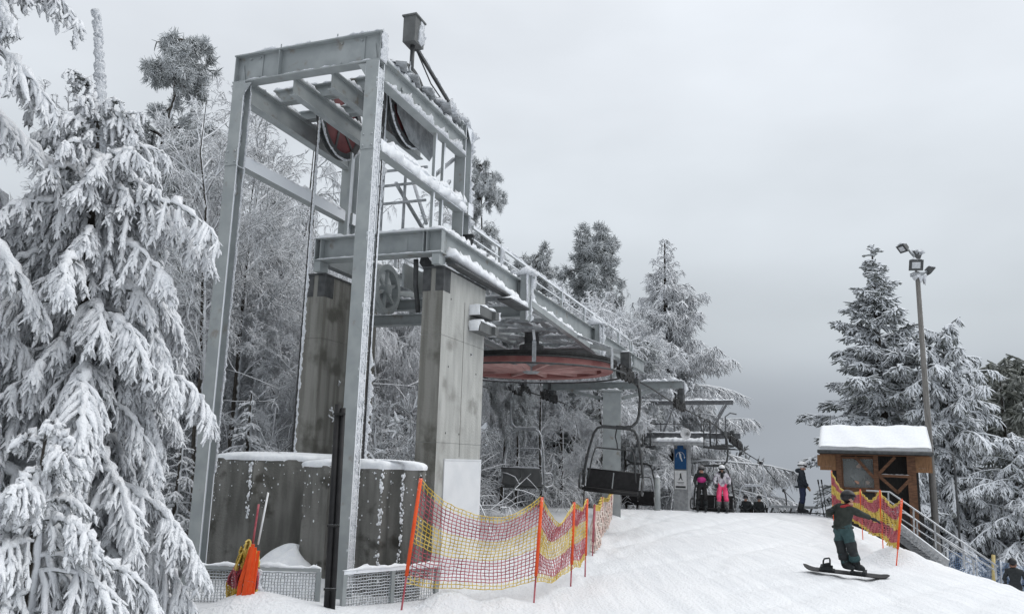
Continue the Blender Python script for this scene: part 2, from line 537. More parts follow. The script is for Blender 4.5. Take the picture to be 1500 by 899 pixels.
# brighter towards the open valley (+x), darker cloud bank at azimuth of the lift
vm = nd(nt, 'ShaderNodeVectorMath', operation='SCALE')
L(rmp.outputs[0], vm.inputs[0]); L(mrw.outputs[0], vm.inputs['Scale'])
dpw = nd(nt, 'ShaderNodeVectorMath', operation='DOT_PRODUCT')
L(tcw.outputs['Generated'], dpw.inputs[0]); dpw.inputs[1].default_value = (.9, -.1, 0)
mrx = nd(nt, 'ShaderNodeMapRange'); mrx.inputs['From Min'].default_value = -.8; mrx.inputs['From Max'].default_value = .9
mrx.inputs['To Min'].default_value = 1.0; mrx.inputs['To Max'].default_value = 1.18
L(dpw.outputs['Value'], mrx.inputs['Value'])
vm2 = nd(nt, 'ShaderNodeVectorMath', operation='SCALE')
L(vm.outputs[0], vm2.inputs[0]); L(mrx.outputs[0], vm2.inputs['Scale'])
vm3 = nd(nt, 'ShaderNodeVectorMath', operation='SCALE'); vm3.inputs['Scale'].default_value = 10.
L(vm2.outputs[0], vm3.inputs[0])
mixw = nd(nt, 'ShaderNodeMix', data_type='RGBA'); mixw.inputs['Factor'].default_value = .96
L(sky.outputs[0], mixw.inputs[6]); L(vm3.outputs[0], mixw.inputs[7])
L(mixw.outputs[2], bg.inputs['Color'])
bg.inputs['Strength'].default_value = .1

sun_d = bpy.data.lights.new('sun', 'SUN')
sun_d.energy = 1.0; sun_d.angle = math.radians(50); sun_d.color = (1., .98, .95)
sun = bpy.data.objects.new('sun', sun_d); COL.objects.link(sun)
sd = Vector((math.sin(SUN_AZ) * math.cos(SUN_EL), math.cos(SUN_AZ) * math.cos(SUN_EL), math.sin(SUN_EL)))
sun.rotation_euler = sd.to_track_quat('Z', 'Y').to_euler()

vs = scene.view_settings
vs.view_transform = 'Standard'; vs.look = 'None'; vs.exposure = .11; vs.gamma = 1.; vs.use_curve_mapping = False
scene.cycles.max_bounces = 6
scene.cycles.diffuse_bounces = 3
scene.cycles.glossy_bounces = 2
scene.cycles.transparent_max_bounces = 8
scene.cycles.use_denoising = True

# ------------------------------------------------------------------ ground
def axis(lo, fa, fb, hi, step):
    fine = np.arange(fa, fb + 1e-6, step)
    g, x = [], fb
    st = step
    while x < hi:
        st *= 1.25; x += st; g.append(min(x, hi))
    l, x, st = [], fa, step
    while x > lo:
        st *= 1.25; x -= st; l.append(max(x, lo))
    return np.array(l[::-1] + list(fine) + g)

xs = axis(-1500, -7, 14, 1500, .11)
ys = axis(-300, 6, 33, 1800, .11)
GX, GY = np.meshgrid(xs, ys)
GZ = ground(GX, GY)

# ski and board tracks: long shallow grooves in the piste
def groove(GX, GY, pts, wd, dp):
    out = np.zeros_like(GX)
    for i in range(len(pts) - 1):
        a, c = np.array(pts[i]), np.array(pts[i + 1])
        d = c - a; ln = np.linalg.norm(d); d /= ln
        rx, ry = GX - a[0], GY - a[1]
        s_ = np.clip(rx * d[0] + ry * d[1], 0, ln)
        dist = np.hypot(rx - d[0] * s_, ry - d[1] * s_)
        out = np.minimum(out, -dp * np.exp(-(dist / wd) ** 2))
    return out
for k in range(26):
    x0 = rng.uniform(-1, 9); y0 = rng.uniform(9, 14)
    pts = []
    ang = rng.uniform(.2, 1.1)
    for q in range(9):
        pts.append((x0, y0)); ang += rng.normal() * .12
        x0 += math.sin(ang) * 2.2; y0 += math.cos(ang) * 2.2
    m_ = (GX > -8) & (GX < 15) & (GY > 5) & (GY < 32)
    g_ = groove(GX[m_], GY[m_], pts, .12, .028)
    GZ[m_] += g_
# little heap of ploughed snow at the unloading point and by the first net post
for px_, py_, hh, ww in ((982, 737, .30, .45), (1000, 738, .26, .4), (965, 739, .2, .5), (668, 888, .16, .22), (640, 889, .12, .2), (735, 886, .10, .25), (410, 899, .14, .5), (350, 899, .16, .4), (915, 737, .3, .6), (890, 757, .18, .4), (1300, 822, .2, .35), (1330, 826, .22, .4)):
    P = onground(px_, py_)
    GZ += hh * np.exp(-((GX - P[0]) ** 2 + (GY - P[1]) ** 2) / ww ** 2)
nx, ny = len(xs), len(ys)
V = np.stack([GX, GY, GZ], -1).reshape(-1, 3)
idx = np.arange(nx * ny).reshape(ny, nx)
Q = np.stack([idx[:-1, :-1], idx[:-1, 1:], idx[1:, 1:], idx[1:, :-1]], -1).reshape(-1, 4)

def mesh_np(name, V, Q, mats, midx=None, smooth=True, T=None):
    me = bpy.data.meshes.new(name)
    nq = len(Q); ntri = 0 if T is None else len(T)
    me.vertices.add(len(V)); me.vertices.foreach_set('co', np.ascontiguousarray(V, dtype=np.float32).ravel())
    loops = Q.ravel() if ntri == 0 else np.concatenate([Q.ravel(), T.ravel()])
    me.loops.add(len(loops)); me.loops.foreach_set('vertex_index', loops.astype(np.int32))
    me.polygons.add(nq + ntri)
    ls = np.concatenate([np.arange(nq) * 4, nq * 4 + np.arange(ntri) * 3]).astype(np.int32)
    me.polygons.foreach_set('loop_start', ls)
    for m in mats:
        me.materials.append(MAT[m])
    if midx is not None:
        me.polygons.foreach_set('material_index', np.asarray(midx, dtype=np.int32))
    me.polygons.foreach_set('use_smooth', np.full(nq + ntri, smooth))
    me.update(calc_edges=True)
    me.validate()
    return me

go = bpy.data.objects.new('snow_ground', mesh_np('snow_ground', V, Q, ['piste']))
COL.objects.link(go); tag(go, kind='structure')

# ------------------------------------------------------------------ vegetation
def norm(a):
    return a / (np.linalg.norm(a, axis=-1, keepdims=True) + 1e-9)

def tubes_np(P, R, n=4, lump=0.):
    """P (M,K,3), R (M,K) -> verts, quads of M tapering twigs"""
    M, K, _ = P.shape
    T = np.empty_like(P)
    T[:, 1:-1] = P[:, 2:] - P[:, :-2]; T[:, 0] = P[:, 1] - P[:, 0]; T[:, -1] = P[:, -1] - P[:, -2]
    T = norm(T)
    mean = norm(P[:, -1] - P[:, 0])
    ref = np.where(np.abs(mean[:, 2:3]) > .85, np.array([[1., 0, 0]]), np.array([[0, 0, 1.]]))
    A = norm(np.cross(T, ref[:, None, :])); B = np.cross(A, T)
    an = np.arange(n) * 2 * PI / n
    Rr = np.repeat(R[:, :, None], n, 2)
    if lump:
        Rr = Rr * (1 + lump * rng.normal(size=Rr.shape)).clip(.45, 1.9)
    V = P[:, :, None, :] + Rr[..., None] * (A[:, :, None, :] * np.cos(an)[None, None, :, None] + B[:, :, None, :] * np.sin(an)[None, None, :, None])
    idx = np.arange(M * K * n).reshape(M, K, n)
    a, b_ = idx[:, :-1], idx[:, 1:]
    Q = np.stack([a, b_, np.roll(b_, -1, 2), np.roll(a, -1, 2)], -1).reshape(-1, 4)
    return V.reshape(-1, 3), Q

class Acc:
    def __init__(s): s.V, s.Q, s.M, s.n = [], [], [], 0
    def add(s, VQ, m=0):
        V, Q = VQ
        s.V.append(V); s.Q.append(Q + s.n); s.M.append(np.full(len(Q), m)); s.n += len(V)
        return s
    def mesh(s, name, mats, smooth=True):
        return mesh_np(name, np.concatenate(s.V), np.concatenate(s.Q), mats, np.concatenate(s.M), smooth)

def grow(P0, D, Ln, K=5, droop=.0, wig=.1):
    M = len(P0)
    P = np.empty((M, K, 3)); P[:, 0] = P0
    d = norm(D)
    st = (Ln / (K - 1))[:, None]
    dr = np.broadcast_to(np.asarray(droop, float).reshape(-1, 1), (M, 1))
    for k in range(1, K):
        g = np.zeros((M, 3)); g[:, 2:3] = -dr / (K - 1)
        d = norm(d + g + wig * rng.normal(size=(M, 3)))
        P[:, k] = P[:, k - 1] + d * st
    return P

def sample(P, j, s):
    """point and tangent on polyline j at parameter s"""
    K = P.shape[1]
    x = s * (K - 1); i = np.minimum(x.astype(int), K - 2); f = (x - i)[:, None]
    a, b_ = P[j, i], P[j, i + 1]
    return a * (1 - f) + b_ * f, norm(b_ - a)

def taper(M, K, r0, r1, r0v=None):
    t = np.linspace(0, 1, K)[None]
    a = np.full((M, 1), r0) if r0v is None else r0v[:, None]
    R = a * (1 - t) + (a * (r1 / r0)) * t
    R[:, -1] *= .35
    return R

def trunk_mesh(name, pts, r0, r1, mats, n=10):
    pts = np.array(pts)[None]
    K = pts.shape[1]
    R = np.linspace(r0, r1, K)[None] * (1 + .06 * rng.normal(size=(1, K)))
    V, Q = tubes_np(pts, R, n, .05)
    return mesh_np(name, V, Q, mats)

def spruce(H, R, nb=60, n2=18, n3=10, t0=.06, elev=(-.35, .6), droop=1.0, hang=.8, l2=.5, l3=.16, rf=.02, rs=.02, mat_='spruce_far', lean=(0, 0), prof=.85, irregular=.25, needles=0, tip_r=.02, azr=None, snowtop=False, n3side=4, K1=7, l3w=1., t1=.985, extra=None, prr=.012, lpow=1.5, lump3=.18):
    """crown mesh + trunk mesh of a spruce or larch standing at the origin"""
    zt = np.linspace(0, 1, 9)
    tr = np.stack([lean[0] * zt ** lpow + .02 * H * np.sin(zt * 5) * .3, lean[1] * zt ** 1.5 + 0 * zt, zt * H], 1)
    t = np.sort(np.concatenate([np.linspace(t0, t1, nb) + rng.normal(size=nb) * .008])).clip(t0, .99)
    P0 = np.stack([np.interp(t, zt, tr[:, i]) for i in range(3)], 1)
    az = np.arange(nb) * 2.399 + rng.normal(size=nb) * .35
    if azr is not None:
        az = azr[0] + (az % (2 * PI)) / (2 * PI) * (azr[1] - azr[0])
    el = elev[0] + (elev[1] - elev[0]) * t ** 1.3 + rng.normal(size=nb) * .12
    D = np.stack([np.cos(az) * np.cos(el), np.sin(az) * np.cos(el), np.sin(el)], 1)
    shp = prof(t) if callable(prof) else (1 - t) ** prof
    L1 = (R * shp * (1 + irregular * rng.normal(size=nb)).clip(.45, 1.5) + .025 * R)
    if extra is not None:
        ex = np.array(extra)
        t = np.concatenate([t, ex[:, 0]]); nb += len(ex)
        P0 = np.stack([np.interp(t, zt, tr[:, i]) for i in range(3)], 1)
        D = np.concatenate([D, np.stack([np.cos(ex[:, 1]) * np.cos(ex[:, 2]), np.sin(ex[:, 1]) * np.cos(ex[:, 2]), np.sin(ex[:, 2])], 1)])
        L1 = np.concatenate([L1, ex[:, 3]])
    B1 = grow(P0, D, L1, K1, droop * (1.1 - .5 * t), .07)
    acc = Acc()
    R1 = np.linspace(1, .35, K1)[None] * (rf * 1.1 + prr * L1[:, None])
    acc.add(tubes_np(B1, R1, 5, .15))
    # secondary twigs
    N2 = int(nb * n2)
    pj = rng.choice(nb, N2, p=L1 / L1.sum())
    s = rng.uniform(.03, 1, N2) ** .85
    P, T = sample(B1, pj, s)
    side = norm(np.cross(T, np.array([0, 0, 1.]))) * np.where(rng.random(N2) < .5, 1, -1)[:, None]
    D2 = norm(T * rng.uniform(.35, .9, N2)[:, None] + side * rng.uniform(.35, 1., N2)[:, None] + np.array([0, 0, -1.]) * (hang * rng.uniform(.1, 1., N2))[:, None])
    L2 = l2 * (L1[pj] ** .6) * (1.15 - .75 * s) * rng.uniform(.55, 1.25, N2)
    B2 = grow(P, D2, L2, 4, hang * .9, .1)
    acc.add(tubes_np(B2, taper(N2, 4, rf * 1.1, rf * .6), 4, .2))
    # fingers
    N3 = int(N2 * n3)
    pj3 = rng.choice(N2, N3, p=L2 / L2.sum())
    s3 = rng.uniform(.08, 1, N3)
    P3, T3 = sample(B2, pj3, s3)
    side3 = norm(np.cross(T3, rng.normal(size=(N3, 3))))
    D3 = norm(T3 * .8 + side3 * rng.uniform(.3, 1., N3)[:, None] * l3w + np.array([0, 0, -.35]) * hang)
    L3 = l3 * rng.uniform(.5, 1.3, N3) * (1.1 - .4 * s3) * np.clip(L1[pj[pj3]] / .9, .38, 1)
    B3 = grow(P3, D3, L3, 4, hang * .35, .08)
    R3 = taper(N3, 4, rf, rf * .55) * rng.uniform(.65, 1.3, N3)[:, None]
    acc.add(tubes_np(B3, R3, n3side, lump3))
    if snowtop:
        # pads of snow lying along the boughs
        KS = 26
        BS, _ = sample(B1, np.repeat(np.arange(nb), KS), np.tile(np.linspace(.02, .98, KS), nb))
        BS = BS.reshape(nb, KS, 3) + np.linspace(.3, 1., KS)[None, :, None] * np.array([0, 0, rf * 1.0])
        Rb = np.sin(np.linspace(.25, PI - .2, KS))[None] * (rs * .8 + .006 * np.sqrt(L1)[:, None]) * (1 + .55 * rng.normal(size=(nb, KS))).clip(.12, 2.0)
        acc.add(tubes_np(BS + rng.normal(size=BS.shape) * .006, Rb, 6, .3))
        sel = rng.random(N2) < .65
        nsel = int(sel.sum())
        Rc = np.sin(np.linspace(.5, PI - .3, 4))[None] * (rs * .9) * rng.uniform(.5, 1.2, (nsel, 4))
        acc.add(tubes_np(B2[sel] + np.array([0, 0, rf * .9]), Rc, 6, .25))
    if needles:
        j = rng.choice(N3, needles); q = rng.random(needles)
        Pn, Tn = sample(B3, j, q)
        dn = norm(Tn * .7 + norm(rng.normal(size=(needles, 3))))
        ln = l3 * .30 * rng.uniform(.5, 1.2, needles)
        Bn = grow(Pn, dn, ln, 2, 0, 0)
        acc.add(tubes_np(Bn, taper(needles, 2, rf * .16, rf * .1), 3), 1)
    cm = acc.mesh('crown', [mat_, 'needle'])
    tm = trunk_mesh('trunk', tr * np.array([1, 1, .985]), .022 * H ** .9 + .03, tip_r, ['bark'])
    return cm, tm

def broadleaf(H, spread=.35, n1=16, n2=9, n3=9, n4=6, droop=.3, up=.8, rt_=.10, rmin=.007, mat_='twig', l=(.42, .5, .5, .5), bend=(0, 0), t1=(.25, .98), wig=.13, trunks=1, bark='bark', l_taper=.55):
    acc = Acc(); tacc = Acc()
    zt = np.linspace(0, 1, 9)
    roots = []
    for k in range(trunks):
        a = rng.uniform(0, 2 * PI)
        off = (trunks > 1) * .12 * H
        bx = bend[0] + off * math.cos(a); by = bend[1] + off * math.sin(a)
        wx = np.cumsum(rng.normal(size=9)) * .008 * H; wy = np.cumsum(rng.normal(size=9)) * .008 * H
        tr = np.stack([bx * zt ** 1.6 + wx - wx[0] + (trunks > 1) * .2 * rng.normal(), by * zt ** 1.6 + wy - wy[0] + (trunks > 1) * .2 * rng.normal(), zt * H * (1 if k == 0 else rng.uniform(.75, .98))], 1)
        roots.append(tr)
        tacc.add(tubes_np(tr[None], (np.linspace(1, .12, 9)[None] * rt_ * (1 if k == 0 else .75)), 8, .05))
    TR = np.array(roots)
    M = n1 * trunks
    j = np.arange(M) % trunks
    s = np.sort(rng.uniform(t1[0], t1[1], M))
    P, T = sample(TR, j, s)
    az = rng.uniform(0, 2 * PI, M)
    out = np.stack([np.cos(az), np.sin(az), np.zeros(M)], 1)
    D = norm(out * rng.uniform(.5, 1., M)[:, None] + np.array([0, 0, up]))
    Ln = H * l[0] * (1 - l_taper * s) * rng.uniform(.6, 1.15, M)
    B = grow(P, D, Ln, 6, droop * .6, wig)
    r = rt_ * .38 * (1 - .5 * s)
    acc.add(tubes_np(B, np.linspace(1, .3, 6)[None] * r[:, None], 5))
    ns = (n2, n3, n4)
    for lev in range(3):
        N = len(B) * ns[lev]
        pj = rng.choice(len(B), N, p=Ln / Ln.sum())
        s = rng.uniform(.1, 1, N)
        P, T = sample(B, pj, s)
        sd = norm(np.cross(T, rng.normal(size=(N, 3))))
        D = norm(T * .75 + sd * rng.uniform(.4, 1., N)[:, None] + np.array([0, 0, .22 * up - droop * .35 * (lev + 0)]))
        Ln2 = Ln[pj] * l[lev + 1] * (1.1 - .5 * s) * rng.uniform(.55, 1.2, N)
        K = 5 if lev < 2 else 4
        B2 = grow(P, D, Ln2, K, droop * (.6 + .45 * lev), wig)
        r2 = np.maximum(r[pj] * .5, rmin * (1.6 - .3 * lev))
        acc.add(tubes_np(B2, taper(N, K, 1., .55, r2), 3 if lev > 0 else 4))
        B, Ln, r = B2, Ln2, r2
    return acc.mesh('crown', [mat_]), tacc.mesh('trunk', [bark])

def pine(H, n1=20, n2=8, n3=6, blades=26, bl=.13, br=.012, droop=.25, bend=(0, 0), t1=(.4, 1.), l1=.32, up=.45, mat_='pine', rt_=.13, profile=None, l2=.45):
    acc = Acc(); tacc = Acc()
    zt = np.linspace(0, 1, 9)
    tr = np.stack([bend[0] * zt ** 1.6 + np.cumsum(rng.normal(size=9)) * .01 * H, bend[1] * zt ** 1.6, zt * H], 1)
    tr[:, 0] -= tr[0, 0]
    tacc.add(tubes_np(tr[None], np.linspace(1, .15, 9)[None] * rt_, 8, .05))
    M = n1
    s = np.sort(np.concatenate([rng.uniform(t1[0], t1[1], M - 6), np.linspace(.93, .995, 6)]))
    P, T = sample(tr[None], np.zeros(M, int), s)
    az = np.arange(M) * 2.399 + rng.normal(size=M) * .5
    out = np.stack([np.cos(az), np.sin(az), np.zeros(M)], 1)
    D = norm(out * rng.uniform(.6, 1., M)[:, None] + np.array([0, 0, up]) * rng.uniform(.2, 1.3, M)[:, None])
    sh = (1 - .75 * (s - t1[0]) / (t1[1] - t1[0])) if profile is None else profile((s - t1[0]) / (t1[1] - t1[0]))
    Ln = np.maximum(H * l1 * sh * rng.uniform(.6, 1.2, M), .07 * H)
    B = grow(P, D, Ln, 6, droop, .14)
    tacc.add(tubes_np(B, np.linspace(1, .25, 6)[None] * (rt_ * .35), 5))
    N = M * n2
    pj = rng.choice(M, N, p=Ln / Ln.sum()); s = rng.uniform(.12, 1, N)
    P, T = sample(B, pj, s)
    sd = norm(np.cross(T, rng.normal(size=(N, 3))))
    D = norm(T * .8 + sd * rng.uniform(.4, 1., N)[:, None] + np.array([0, 0, .1]))
    L2 = np.maximum(Ln[pj] * l2 * (1.1 - .6 * s) * rng.uniform(.6, 1.2, N), .15)
    B2 = grow(P, D, L2, 5, droop, .15)
    acc.add(tubes_np(B2, taper(N, 5, .02, .01), 3))
    NC = N * n3
    pj = rng.choice(N, NC, p=L2 / L2.sum()); s = rng.uniform(.25, 1, NC)
    P, T = sample(B2, pj, s)
    NB = NC * blades
    c = np.repeat(np.arange(NC), blades)
    d = norm(rng.normal(size=(NB, 3)) + T[c] * .9 + np.array([0, 0, -.15]))
    p0 = P[c] + rng.normal(size=(NB, 3)) * bl * .25
    Bb = grow(p0, d, bl * rng.uniform(.6, 1.2, NB), 2, 0, 0)
    acc.add(tubes_np(Bb, taper(NB, 2, br, br * .8), 3))
    return acc.mesh('crown', [mat_]), tacc.mesh('trunk', ['bark'])

def put_tree(name, meshes, loc, label, cat='tree', group=None, rz=0., sc=1., tilt=0.):
    t = thing(name, label, cat, loc, rz, group)
    t.scale = (sc, sc, sc) if not hasattr(sc, '__len__') else sc
    if tilt: t.rotation_euler = (0, tilt, rz)
    for nm, me in (('crown', meshes[0]), ('trunk', meshes[1])):
        o = bpy.data.objects.new(nm, me); COL.objects.link(o); o.parent = t
    return t

def base_at(px, depth, dz=-.05):
    P = aty(px, 700, depth)
    return np.array([P[0], depth, gz(P[0], depth) + dz])

def height_for(base, px, py):
    """height of a tree standing at `base` whose tip shows at the photo's py"""
    return aty(px, py, base[1])[2] - base[2]

import time as _t
_t0 = _t.time()
# --- the two snow-laden spruces close by on the left
bB = np.array([aty(97, 700, 7.6)[0], 7.6, gz(-4, 7.6) - .05])
tipB = aty(145, 12, 7.6)
HB = tipB[2] - bB[2]
near_m = spruce(HB * .995, 1.0, nb=110, n2=32, n3=18, t0=.03, t1=.835, lpow=5, lump3=.32, elev=(-.1, .9), droop=1.75, hang=1.2, l2=.40, l3=.115, rf=.0165, rs=.032, mat_='spruce_near', lean=(tipB[0] - bB[0], 0), prof=lambda t: np.interp(t, [0, .08, .2, .33, .45, .57, .68, .8, .85], [2.2, 1.9, 1.25, 1.08, 1.30, 1.12, .78, .42, .26]), irregular=.24, needles=60000, tip_r=.04, snowtop=True, n3side=5, K1=10, prr=.004,
                extra=[(.655, -.25, .42, 1.68), (.66, -.10, .2, 1.4), (.60, -.5, .15, 1.3), (.46, -.3, .2, 1.3), (.235, -.25, .2, 1.7), (.20, -.4, .2, 1.85), (.17, -.1, .25, 1.9), (.27, -.35, .1, 1.35), (.14, .0, .3, 1.95), (.11, -.3, .3, 2.0), (.72, -.9, .3, .8), (.70, -.3, .4, .75), (.80, -.2, .25, .5), (.83, -1.6, .3, .4), (.82, .4, .2, .42), (.86, -2.6, .4, .3), (.79, 2.6, .3, .45)])
put_tree('spruce_tree', near_m, bB, 'snow-laden young spruce in the left foreground with a bare rimed leader at its top', group='snow-laden spruces in the foreground')
_ld = MB()
_hl = tipB[2] - bB[2]
def _trk(q): return np.array([(tipB[0] - bB[0]) * q ** 5 + .02 * _hl * math.sin(q * 5) * .3, 0, q * _hl])
_lp = [_trk(q) for q in np.linspace(.74, .995, 60)]
_ld.tube(_lp, [(.062 - .028 * k / 59) * (1 + .22 * rng.normal()) for k in range(60)], 9)
for k in range(260):
    q = rng.random(); p_ = _trk(.74 + .255 * q); a_ = rng.uniform(0, 2 * PI); r_ = (.06 - .028 * q) * .95
    s_ = rng.uniform(.008, .024)
    _ld.ell(p_ + np.array([math.cos(a_) * r_, math.sin(a_) * r_, 0]), s_, s_, s_ * 1.4, 0, 6, 4)
near_m[1].name = 'trunk_unused'
_tp = [_trk(q) for q in np.linspace(0, .80, 12)]
[o_ for o_ in bpy.data.objects if o_.parent is not None and o_.data is near_m[1]][0].data = trunk_mesh('trunk', _tp, .12, .058, ['bark'])
_o = part('leader', _ld, 'rime', [o_ for o_ in bpy.data.objects if o_.name == 'spruce_tree'][0])
near_a = spruce(10.0, 2.12, nb=110, n2=29, n3=14, t0=.03, elev=(-.1, .6), droop=1.7, hang=1.15, l2=.40, l3=.125, rf=.019, rs=.036, lump3=.32, prr=.004, mat_='spruce_near', prof=.40, irregular=.10, needles=90000, snowtop=True, n3side=5, K1=10)
bA = np.array([-5.48, 6.5, gz(-5.5, 6.5) - .05])
put_tree('spruce_tree', near_a, bA, 'tall spruce under heavy snow cut off by the left edge of the photo', group='snow-laden spruces in the foreground', rz=3.0)
# small one leaning into the bottom left corner
small_m = spruce(2.2, 1.15, nb=50, n2=20, n3=14, t0=.04, elev=(-.1, .6), droop=1.6, prr=.004, hang=1.1, l2=.42, l3=.12, rf=.014, rs=.028, mat_='spruce_near', prof=.7, needles=30000, snowtop=True, n3side=5)
P_ = aty(40, 880, 5.6)
put_tree('spruce_tree', small_m, (P_[0], 5.6, gz(P_[0], 5.6) - .3), 'low snow-laden spruce filling the bottom left corner of the photo', group='snow-laden spruces in the foreground')
# saplings behind the gantry leg
sap_m = spruce(2.9, .95, nb=34, n2=12, n3=9, t0=.1, elev=(.0, .6), droop=.9, hang=.6, l2=.42, l3=.15, rf=.021, rs=.03, mat_='spruce_near', prof=.8, needles=12000, snowtop=False)
P_ = aty(360, 700, 13.2)
put_tree('spruce_sapling', sap_m, (P_[0], 13.2, gz(P_[0], 13.2) - .05), 'small snowy spruce sapling behind the left counterweight block', 'sapling', 'snowy spruce saplings', sc=.96)
P_ = aty(262, 700, 11.6)
put_tree('spruce_sapling', sap_m, (P_[0], 11.6, gz(P_[0], 11.6) - .05), 'snowy spruce sapling left of the far gantry leg', 'sapling', 'snowy spruce saplings', rz=2., sc=.72)

# --- frosted pines
pineA = pine(9.5, n1=60, n2=16, n3=7, blades=22, bl=.15, br=.013, t1=(.35, 1.), l1=.25, droop=.75, l2=.6)
pineB = pine(11, n1=52, n2=14, n3=6, blades=20, bl=.21, br=.019, l2=.6, t1=(.3, 1.), l1=.26, droop=.75, bend=(.4, 0))

def nm_is_bare(n): return n in ('birch_tree', 'bare_tree')

def tree_to(name, meshes, Hm, px, py, depth, label, cat='tree', group=None, rz=0., wide=1., basepx=None, tilt=0.):
    b = base_at(px if basepx is None else basepx, depth)
    h = height_for(b, px, py) * (.9 if nm_is_bare(name) else 1.)
    s_ = h / Hm
    return put_tree(name, meshes, b, label, cat, group, rz, (s_ * wide, s_ * wide, s_), tilt)

tree_to('pine_tree', pineA, 9.5, 190, 54, 19, 'frosted dark pine whose bent top rises behind the snowy spruce leader', group='frosted pines', rz=.3, wide=.8)
tree_to('pine_tree', pineA, 9.5, 692, 238, 23, 'frosted pine leaning out behind the right rear gantry column', group='frosted pines', rz=2.2, wide=.62)
tree_to('pine_tree', pineB, 11, 843, 346, 33, 'dark green frosted pine rising above the middle of the bridge railing', group='frosted pines', rz=.2, wide=1.0)
tree_to('pine_tree', pineB, 11, 372, 300, 23, 'low frosted pine filling the gantry opening behind the left leg', group='frosted pines', rz=1.2, wide=1.05)
tree_to('pine_tree', pineB, 11, 800, 378, 36, 'frosted pine low behind the bridge just left of the taller dark pine', group='frosted pines', rz=3.1, wide=.9)
tree_to('pine_tree', pineB, 11, 872, 398, 37, 'frosted pine just right of the taller dark pine behind the bridge', group='frosted pines', rz=4.6, wide=.9)

# --- rimed birches and other bare trees of the wood behind the station
birchA = broadleaf(10, n1=20, n2=9, n3=9, n4=6, droop=.45, up=.95, rt_=.11, rmin=.008, l=(.40, .45, .5, .55))
birchB = broadleaf(10, n1=24, n2=9, n3=9, n4=6, droop=1.25, up=.8, rt_=.10, rmin=.0085, l=(.38, .5, .55, .6))
birchC = broadleaf(10, n1=18, n2=10, n3=9, n4=6, droop=.25, up=.6, rt_=.09, rmin=.010, mat_='twig_white', l=(.36, .48, .5, .5), trunks=2)
tallD = broadleaf(10, n1=18, n2=8, n3=8, n4=6, droop=.55, up=.55, rt_=.11, rmin=.009, l=(.26, .5, .5, .55), t1=(.35, .98), l_taper=.35)
roundE = broadleaf(8, n1=34, n2=10, n3=9, n4=7, droop=.5, up=.35, rt_=.10, rmin=.017, mat_='twig_white', l=(.36, .45, .5, .5), t1=(.3, 1.), l_taper=.2)
